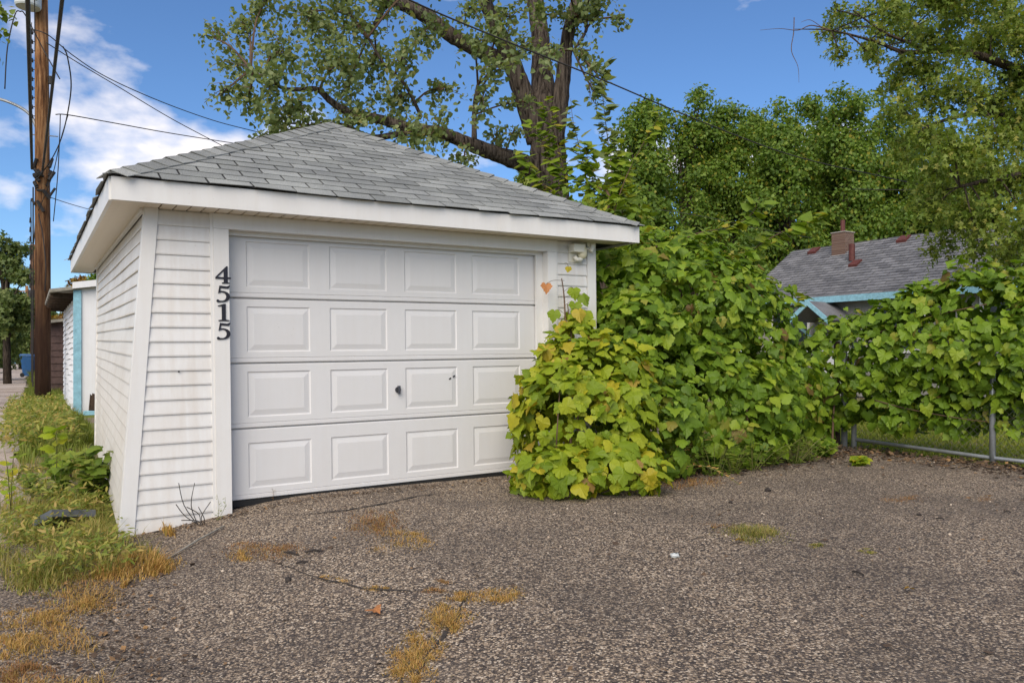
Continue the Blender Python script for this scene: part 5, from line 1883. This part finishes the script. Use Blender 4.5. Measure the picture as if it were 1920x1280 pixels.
# twiggy weed by the front corner, and tiny weeds at the casing foot
tb_ = thing('twiggy_weed', 'bare dark twiggy weed at the foot of the front siding', 'plant', on_ground(372, 985))
rg = random.Random(4)
tm = MB()
for (px, py, qx, qy) in ((372, 985, 335, 905), (372, 985, 365, 905), (375, 985, 350, 950), (376, 985, 330, 945), (380, 985, 395, 940), (378, 985, 340, 975), (384, 984, 372, 950)):
    a, c = on_ground(px, py), W(qx, qy, on_ground(px, py).y + .02)
    m_ = a.lerp(c, .5) + Vector((rg.uniform(-.04, .04), rg.uniform(-.03, .03), rg.uniform(-.02, .02)))
    tm.tube([rel(p, tb_) for p in spline([a, m_, c], 4)], .0032, 4, False)
tag(tm.build('twigs', M['wire'], tb_), kind='stuff')
b = on_ground(408, 975)
leafy('thin_weed', 'thin grey green weed in front of the left casing', b, [[b, b + Vector((.01, 0, .1)), b + Vector((-.005, 0, .19))], [b, b + Vector((.05, 0, .09)), b + Vector((.055, 0, .17))]], .022, M['weed'], T_LONG, gap=.012, r=.002)
for (px, py, lab) in ((462, 942, 'small dry seed stalk at door bottom left end'), (486, 940, 'second dry seed stalk at door bottom left'), (512, 938, 'third dry seed stalk at the door bottom'), (905, 893, 'little green sprig at door bottom near vine')):
    b = on_ground(px, py)
    leafy('door_weed', lab, b, [[b, b + Vector((.004, 0, .05)), b + Vector((-.004, 0, .095))]], .016, M['grass_dry'] if px < 800 else M['weed'], T_LONG, gap=.02, r=.0016, stemmat='twig', group='weeds along the door sill')

# weeds along the foot of the vines at right
random.seed(33)
for (px, py, nst, h, sp_, size, mt, tm_, lab) in (
        (1490, 868, 26, .34, .42, .055, 'weed', T_LONG, 'feathery green weed at the foot of vines near gate post'),
        (1410, 880, 14, .34, .35, .07, 'weed', T_LONG, 'leafy green weed at the foot of the vine mound'),
        (1340, 890, 14, .42, .4, .075, 'weed', T_LONG, 'tall leafy weed left of the feathery one'),
        (1440, 872, 20, .30, .40, .06, 'weed', T_LONG, 'fine leaved weed between the leafy and feathery ones'),
        (1280, 893, 12, .34, .32, .08, 'weed', T_LONG, 'leafy weed at the left foot of the vine mound'),
        (1375, 886, 16, .28, .36, .06, 'weed', T_LONG, 'bushy low weed in front of the vine mound middle'),
        (1520, 864, 18, .24, .30, .05, 'weed', T_LONG, 'low feathery weed nearest the gate post'),
        (1545, 856, 9, .22, .26, .08, 'vine_main', GRAPE[0], 'low broad leaved weed beside the gate post'),
        (1610, 872, 5, .08, .16, .08, 'vine_front', GRAPE[1], 'yellow green seedling on the drive edge by the gate')):
    b, st = rand_stems(px, py, nst, h, sp_)
    leafy('edge_weed', lab, b, st, size, M[mt], tm_, group='weeds at the foot of the vines', gap=.03)
gb = on_ground(1235, 900)
leafy('goldenrod', 'arching yellow goldenrod stems drooping onto the drive', gb, [[gb, W(1300, 872, 6.9), W(1350, 885, 6.8), W(1395, 915, 6.7)], [gb, W(1262, 850, 7.1), W(1300, 822, 7.2), W(1320, 815, 7.2)], [gb, W(1280, 845, 7.0), W(1345, 815, 7.1)]], .045, M['grass_dry'], T_LONG, gap=.02, r=.004)

# ------------------------------------------------------------------ small things on the ground
c = on_ground(122, 985)
ty = thing('plastic_tray', 'charcoal plastic plant tray half sunk in the left weeds', 'tray', c + Vector((0, 0, .03)), (R(-24), R(10), YAW + .5))
MB().box(-.16, .16, -.11, .11, 0, .006).build('base', M['tray'], ty)
for (x0_, x1_, y0_, y1_) in ((-.17, .17, .1105, .118), (-.17, .17, -.118, -.1105), (-.17, -.161, -.11, .11), (.161, .17, -.11, .11)):
    MB().box(x0_, x1_, y0_, y1_, .0, .055).build('rim', M['tray'], ty)
a, c = on_ground(312, 1052), on_ground(421, 988)
tag(MB().tube([a + Vector((0, 0, .012)), a.lerp(c, .5) + Vector((0, 0, .02)), c + Vector((0, 0, .012))], [.006, .007, .005], 6).build('stick', M['greywood']), 'long thin straw coloured stick lying by the garage corner', 'stick')
for (x0_, y0_, x1_, y1_, lab) in ((533, 1037, 560, 1042, 'short dark twig right of the reddish patch, shortest'), (572, 1037, 605, 1034, 'dark twig right of the reddish patch, upper'), (555, 1058, 578, 1055, 'dark twig right of the reddish patch, lower'),
                                 (1598, 1073, 1620, 1080, 'dark bark twig lying alone on the right drive'), (1755, 974, 1770, 975, 'dark bark scrap near the flat orange patch'), (1882, 961, 1896, 962, 'dark bark scrap at right edge of the drive')):
    a, c = on_ground(x0_, y0_), on_ground(x1_, y1_)
    tag(MB().tube([a + Vector((0, 0, .008)), a.lerp(c, .5) + Vector((0, 0, .016)), c + Vector((0, 0, .008))], [.004, .008, .004], 5, True, .4).build('twig', M['clod']), lab, 'twig', 'twigs on the drive')


def lump(px, py, r, mat, name, label, cat, flat=.6, grp=None):
    c_ = on_ground(px, py)
    mb = MB()
    nu, nv = 8, 5
    rg_ = random.Random(px)
    for j in range(nv + 1):
        th = math.pi * j / nv
        for i_ in range(nu):
            ph = 2 * math.pi * i_ / nu
            q = r * rg_.uniform(.7, 1.25)
            mb.v.append((q * math.sin(th) * math.cos(ph), q * math.sin(th) * math.sin(ph), flat * q * math.cos(th)))
    for j in range(nv):
        for i_ in range(nu):
            mb.f.append((j * nu + i_, j * nu + (i_ + 1) % nu, (j + 1) * nu + (i_ + 1) % nu, (j + 1) * nu + i_))
    o_ = mb.build(name, mat)
    o_.location = c_ + Vector((0, 0, r * flat * .6))
    return tag(o_, label, cat, grp)


lump(1266, 1044, .028, M['paper'], 'paper_scrap', 'crumpled white paper scrap on the drive', 'litter', .5)
lump(540, 1089, .02, M['clod'], 'clod', 'dark round clod on the left part of drive', 'clod', .7)
lump(1440, 921, .026, M['clod'], 'clod', 'dark clod on the drive right of the vine mound', 'clod', .7)
lump(1370, 943, .016, M['clod'], 'clod', 'small dark clod left of the larger clod', 'clod', .7)
lump(1723, 966, .022, M['clod'], 'clod', 'dark clod on the drive near the fence', 'clod', .5)
lump(1862, 862, .05, M['concrete'], 'stone', 'pale stone at the foot of the right fence post', 'stone', .5)
for (px, py, s, mt, lab) in ((696, 1149, .075, 'vine_rust', 'pinkish fallen leaf in the middle of the drive'), (1392, 1018, .05, 'autumn', 'orange fallen leaf below the round grass tuft'), (1710, 1110, .04, 'autumn', 'small orange fallen leaf on the right drive'), (1245, 905, .12, 'vine_front', 'yellow green leaf lying at the foot of the front vine')):
    o = MB().add([tuple(v * s) for v in GRAPE[1][0]], GRAPE[1][1]).build('fallen_leaf', M[mt])
    o.location = on_ground(px, py) + Vector((0, 0, .02))
    o.rotation_euler = (.15, .1, random.uniform(0, 6))
    tag(o, lab, 'leaf', 'fallen leaves on the drive')
